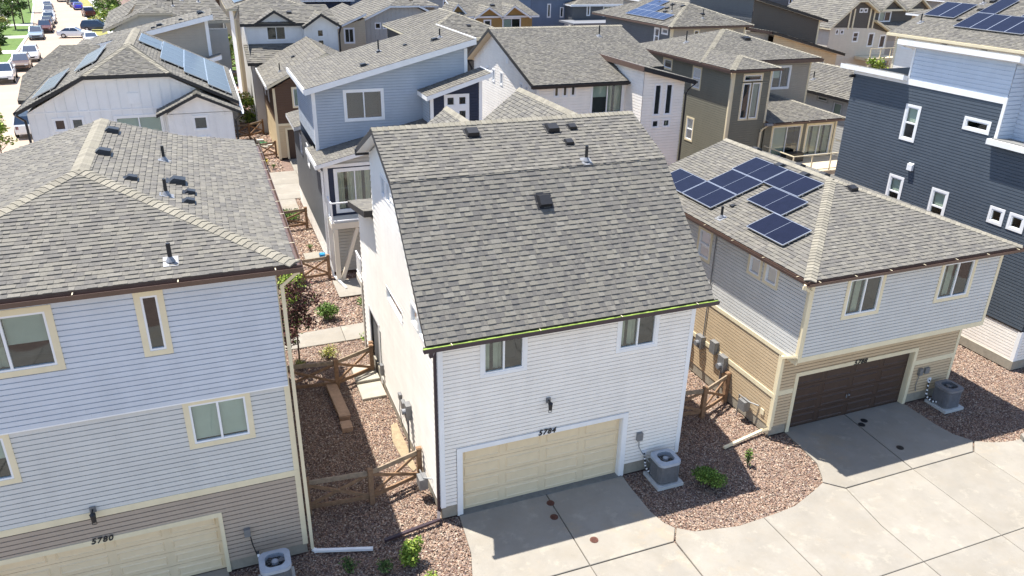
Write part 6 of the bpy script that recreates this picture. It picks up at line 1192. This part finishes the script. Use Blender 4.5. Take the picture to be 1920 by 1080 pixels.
tree(-13.8, 61.5, 3.2, 1.3, LIMEL, 'young pale green tree in front of the parked van', 900, .22, .05, .25); tree(65.6, 63.5, 4.6, 1.3, LIMEL, 'bright green tree before the cream balcony house', 1200, .24, .07, .3); tree(70.2, 64.2, 5.0, 1.0, GREEN, 'taller olive green tree beside the pale siding', 1000, .24, .07, .2)
TR = [(-27.6, 152, 7.5, 2.0), (-28.2, 163, 7, 2), (-30.5, 186, 7, 2), (-26.4, 118, 4.5, 2.2), (-29.5, 124, 4, 2.4), (-32, 134, 5, 2.8), (-30.5, 110, 4, 2.2), (-33.5, 150, 6.5, 3.2), (-35, 166, 7, 3), (-31.5, 141, 3.5, 2.2), (-38, 182, 7, 3.4), (-29, 102, 4.4, 2), (-41, 205, 8, 3.5), (-36, 200, 7, 2.4)]
for i, (x, y, h, r) in enumerate(TR): tree(x, y, h, r, [GREEN, DARK, LIMEL, GREEN+YEL][i % 4], 'leafy street-side tree on the far left, %s' % ['slim one on the verge', 'second slim one on the verge', 'third slim one up the street', 'round one by the walk', 'olive one by the walk', 'broad one in the garden', 'low pale one at the frame edge', 'wide dark one by a facade', 'tall one behind the walk', 'short bushy one', 'broad one up the street', 'green one nearest the camera', 'dark one near the top corner', 'pale one near the top corner'][i], 700, .45, .12, .3)
TR2 = [(-12.2, 150, 4, 1.6), (-13.2, 158, 6, 1.8), (-10.5, 166, 6, 2.2), (-15.5, 176, 6.5, 2.2), (-9.2, 142, 3.2, 1.5), (-11.3, 134, 4.6, 1.5), (-6, 160, 4, 2)]
for i, (x, y, h, r) in enumerate(TR2): tree(x, y, h, r, [LIMEL, GREEN, YEL+GREEN][i % 3], 'tree right of the street, %s' % ['yellow-green low one', 'upright green one', 'olive one by the houses', 'tall one near the top edge', 'small one at the verge', 'young one by the driveway', 'shrubby one near the grey roof'][i], 600, .4, .1, .3)
mb = MB(); mb.poly([(2.0, 91.6, -.03), (4.3, 91.6, -.03), (4.3, 97, -.03), (2.0, 97, -.03)]); struct('lawn', mb, LAWN)
mb = MB(); mb.poly([(2.2, 100, -.03), (4.4, 100, -.03), (4.4, 125, -.03), (2.2, 125, -.03)]); struct('lawn', mb, LAWN)
tree(3.4, 104, 3.6, 1.1, LIMEL, 'narrow bright tree in the gap between far houses, top left', 500, .3, .06, .15)
# ------------------------------------------------------------------ vehicles
TYRE = mat('tyre_rubber', (.015, .015, .015), .8, .1, 10); CHROME = mat('wheel_alloy', (.5, .5, .52), .3, .1, 10, metal=.8); CGL = mat('car_glass', (.03, .05, .09), .08, .1, 2, spec=.8); HEAD = mat('headlight_glass', (.7, .72, .75), .15, 0); TAIL = mat('tail_light', (.35, .02, .02), .3, 0)
def paint(name, c): return mat('paint_'+name, c, .3, .04, 2, coat=.6)
def car(x, y, ang, kind, m, label, roofm=None):
    T = Thing('parked_'+('pickup' if kind == 'pickup' else 'car'), (x, y, 0), label, 'pickup truck' if kind == 'pickup' else 'car', 'cars parked along the street')
    T.e.rotation_euler.z = ang; T.o = Vector((0, 0, 0))
    L, Wd = {'sedan': (4.6, 1.8), 'suv': (4.7, 1.9), 'pickup': (5.6, 2.0)}[kind]; hw = Wd/2
    if kind == 'sedan': body = [(-2.3, .55, .78), (-2.2, .35, .98), (-1.4, .28, 1.02), (1.0, .28, .98), (2.0, .3, .84), (2.3, .4, .66)]; cab = [(-1.75, 1.0), (-1.05, 1.42), (.25, 1.45), (1.05, .98)]
    elif kind == 'suv': body = [(-2.35, .5, 1.0), (-2.3, .38, 1.1), (-1.4, .32, 1.13), (.9, .32, 1.1), (2.1, .35, .98), (2.35, .45, .75)]; cab = [(-2.25, 1.1), (-1.95, 1.68), (.2, 1.72), (1.0, 1.1)]
    else: body = [(-2.8, .55, 1.05), (-2.75, .45, 1.15), (-.9, .4, 1.15), (1.3, .4, 1.13), (2.6, .45, 1.05), (2.8, .5, .85)]; cab = [(-1.0, 1.15), (-.8, 1.8), (.55, 1.82), (1.25, 1.12)]
    mb = MB(); rings = []
    for (a, zl, zt) in body:
        k = len(mb.v); t = .88 if abs(a) > L/2-.15 else 1
        mb.v += [(-hw*t*.94, -a, zl), (-hw*t, -a, (zl+zt)/2), (-hw*t*.95, -a, zt), (hw*t*.95, -a, zt), (hw*t, -a, (zl+zt)/2), (hw*t*.94, -a, zl)]; rings.append(k)
    for r0, r1 in zip(rings[:-1], rings[1:]):
        for i in range(6): j = (i+1) % 6; mb.f.append((r0+i, r0+j, r1+j, r1+i)); mb.m.append(0); mb.c.append(None)
    for r0 in (rings[0], rings[-1]): mb.f.append(tuple(range(r0, r0+6))); mb.m.append(0); mb.c.append(None)
    if kind == 'pickup':   # open bed: raised side walls
        mb.box(-hw*.94, -hw*.8, .9, 2.75, 1.14, 1.3); mb.box(hw*.8, hw*.94, .9, 2.75, 1.14, 1.3); mb.box(-hw*.8, hw*.8, 2.66, 2.75, 1.14, 1.3)
    b = T.part('body', mb, m, smooth=False)
    c = MB(); (a0, z0), (a1, z1), (a2, z2), (a3, z3) = cab; w0, w1 = hw*.9, hw*.74
    c.poly([(-w1, -a1, z1), (w1, -a1, z1), (w1, -a2, z2), (-w1, -a2, z2)]); c.prism([(-w1, -a1, z1), (w1, -a1, z1), (w1, -a2, z2), (-w1, -a2, z2)], (0, 0, -.05)); T.part('roof', c, roofm or m)
    g = MB()
    g.poly([(-w0, -a0, z0), (w0, -a0, z0), (w1, -a1, z1), (-w1, -a1, z1)]); g.poly([(-w1, -a2, z2), (w1, -a2, z2), (w0, -a3, z3), (-w0, -a3, z3)])
    for s_ in (-1, 1): g.poly([(s_*w0, -a0, z0), (s_*w1, -a1, z1), (s_*w1, -a2, z2), (s_*w0, -a3, z3)])
    T.part('windows', g, CGL)
    q = MB()
    for s_ in (-1, 1):
        for (p0, p1) in (((s_*w0, -a0, z0), (s_*w1, -a1, z1)), ((s_*w1, -a2, z2), (s_*w0, -a3, z3)), ((s_*(w0+w1)/2, -(a1+a2)/2, (z0+z1)/2), (s_*w1, -(a1+a2)/2, z1))): q.bar(p0, p1, .07, .05)
    T.part('pillars', q, m)
    for sx in (-1, 1):
        for ay in (-L*.3, L*.31):
            w = MB(); w.tube([(sx*(hw-.2), -ay, .34), (sx*(hw+.01), -ay, .34)], .34, 14); wh = T.part('wheel', w, TYRE); w = MB(); w.tube([(sx*(hw+.0), -ay, .34), (sx*(hw+.02), -ay, .34)], .2, 10); T.part('rim', w, CHROME, wh)
        l = MB(); l.box(sx*hw*.62-.16, sx*hw*.62+.16, -L/2+.0, -L/2+.06, .68, .82); T.part('headlight', l, HEAD); l = MB(); l.box(sx*hw*.68-.1, sx*hw*.68+.1, L/2-.07, L/2-.0, .75, 1.0); T.part('tail_light', l, TAIL)
        l = MB(); l.box(sx*(hw+.02)-.08, sx*(hw+.02)+.08, -a3+.25, -a3+.35, z3, z3+.13); T.part('mirror', l, m)
    l = MB(); l.box(-.5, .5, -L/2-.01, -L/2+.03, .5, .66); T.part('grille', l, BLACK)
Wp = paint('white', (.75, .76, .78)); Sp = paint('silver_blue', (.22, .30, .38)); Rp = paint('dark_red', (.10, .02, .02)); Kp = paint('black', (.015, .015, .02)); Bp = paint('bright_blue', (.02, .03, .55)); Np = paint('navy', (.015, .03, .07)); Gp = paint('grey', (.25, .25, .26)); Mp = paint('maroon', (.08, .015, .02)); Tp = paint('brown', (.12, .07, .05))
h0 = -.1
car(-22.6, 138.5, -h0+.0, 'suv', Sp, 'silver-blue car facing the camera, nearest in the far left kerb row'); car(-22.7, 148, .1, 'pickup', Rp, 'dark red pickup behind the silver-blue car'); car(-23.4, 155.5, .1, 'suv', Kp, 'black car with tan hood behind the dark red pickup'); car(-24.1, 163, .1, 'pickup', Wp, 'white pickup in the far kerb row'); car(-25.1, 171, .1, 'sedan', Wp, 'white car with dark windscreen farther up the kerb row'); car(-26.3, 179, .1, 'suv', Gp, 'grey car near the end of the kerb row'); car(-27.4, 187.5, .12, 'sedan', Mp, 'maroon car up the kerb row'); car(-28.6, 195, .12, 'sedan', Wp, 'last pale car in the kerb row')
car(-19.9, 98.5, .1, 'pickup', Wp, 'white pickup at the left frame edge, nose toward the camera'); car(-19.6, 106.8, .1, 'suv', Tp, 'tan-sided white-roofed car behind the edge pickup', roofm=Wp); car(-19.8, 114.5, .1, 'suv', Wp, 'white car third from the left frame edge')
car(-15.2, 148, 1.45, 'suv', Np, 'navy car parked crosswise in a right-hand driveway'); car(-14.6, 131, .2, 'sedan', Wp, 'white car partly behind the sloped grey roof'); car(-17.6, 139, 1.5, 'sedan', Wp, 'white car beside the navy one'); car(-18.9, 174, 3.35, 'pickup', Mp, 'maroon pickup with white cab on the right kerb', roofm=Wp); car(-22.6, 192, 3.3, 'sedan', Bp, 'bright blue car on the right kerb'); car(-24, 199, 3.3, 'suv', Gp, 'grey-blue car just beyond the bright blue one'); car(-25.5, 207, 3.3, 'suv', Kp, 'black car near the top edge'); car(-28.5, 216, 3.3, 'pickup', Tp, 'brown car at the very top of the street')
car(-13.4, 70.8, 3.2, 'suv', Wp, 'white suv with black roof and dark rear glass beside the white batten house', roofm=Kp)

for i, (x, y, r, h, c, l) in enumerate(((-31.8, 169, 1.8, 2.6, DARK, 'dark broad bush in the upper left gardens'), (-29.9, 156, 1.5, 1.8, YEL, 'straw-coloured bush beside the pale walk, top left'), (-28.6, 144, 1.6, 2.0, GREEN, 'green bush at the left frame edge by the walk'), (-26.4, 131, 1.3, 1.5, DARK, 'dark bush left of the silver-blue car'), (-33.8, 184, 1.9, 2.6, GREEN, 'green bush under the slim verge trees'), (-37, 196, 2.2, 3, DARK, 'dark bush in the top left corner'),
        (-30.6, 149, 1.5, 1.6, PURP, 'reddish bush in the left gardens'), (-24.9, 121, 1.1, 1.2, YEL, 'pale tufted bush at the left frame edge'), (-15.4, 163, 1.7, 2.4, LIMEL, 'yellow-green bush right of the street near grey roofs'), (-16.1, 156, 1.4, 1.5, YEL, 'straw-yellow bush right of the maroon pickup'), (-17.8, 187, 1.8, 2.8, GREEN, 'green bush near the top edge right of the street'), (-14.8, 177, 1.8, 3, DARK, 'dark bush between the street and the far facades'), (-18.4, 176, 1.3, 1.6, LIMEL, 'bright bush on the right verge'))):
    shrub(x, y, r, h, c, l, 600, .4, group='bushes along the street')
# sun shades, low walls and steps of the far gardens are too small to tell apart; small boulders and edging nearer by
for x, y, r in ((3.35, 61.9, .28), (2.4, 62.2, .22), (4.0, 60.4, .2)):
    mb = MB(); mb.box(x-r, x+r, y-r*.6, y+r*.6, -.05, r); alone('edging_block', mb, PALE, 'white block beside the green mat plant, %s' % {3.35: 'largest of three', 2.4: 'left of three', 4.0: 'nearest of three'}[x], 'block', 'white blocks by the fence')
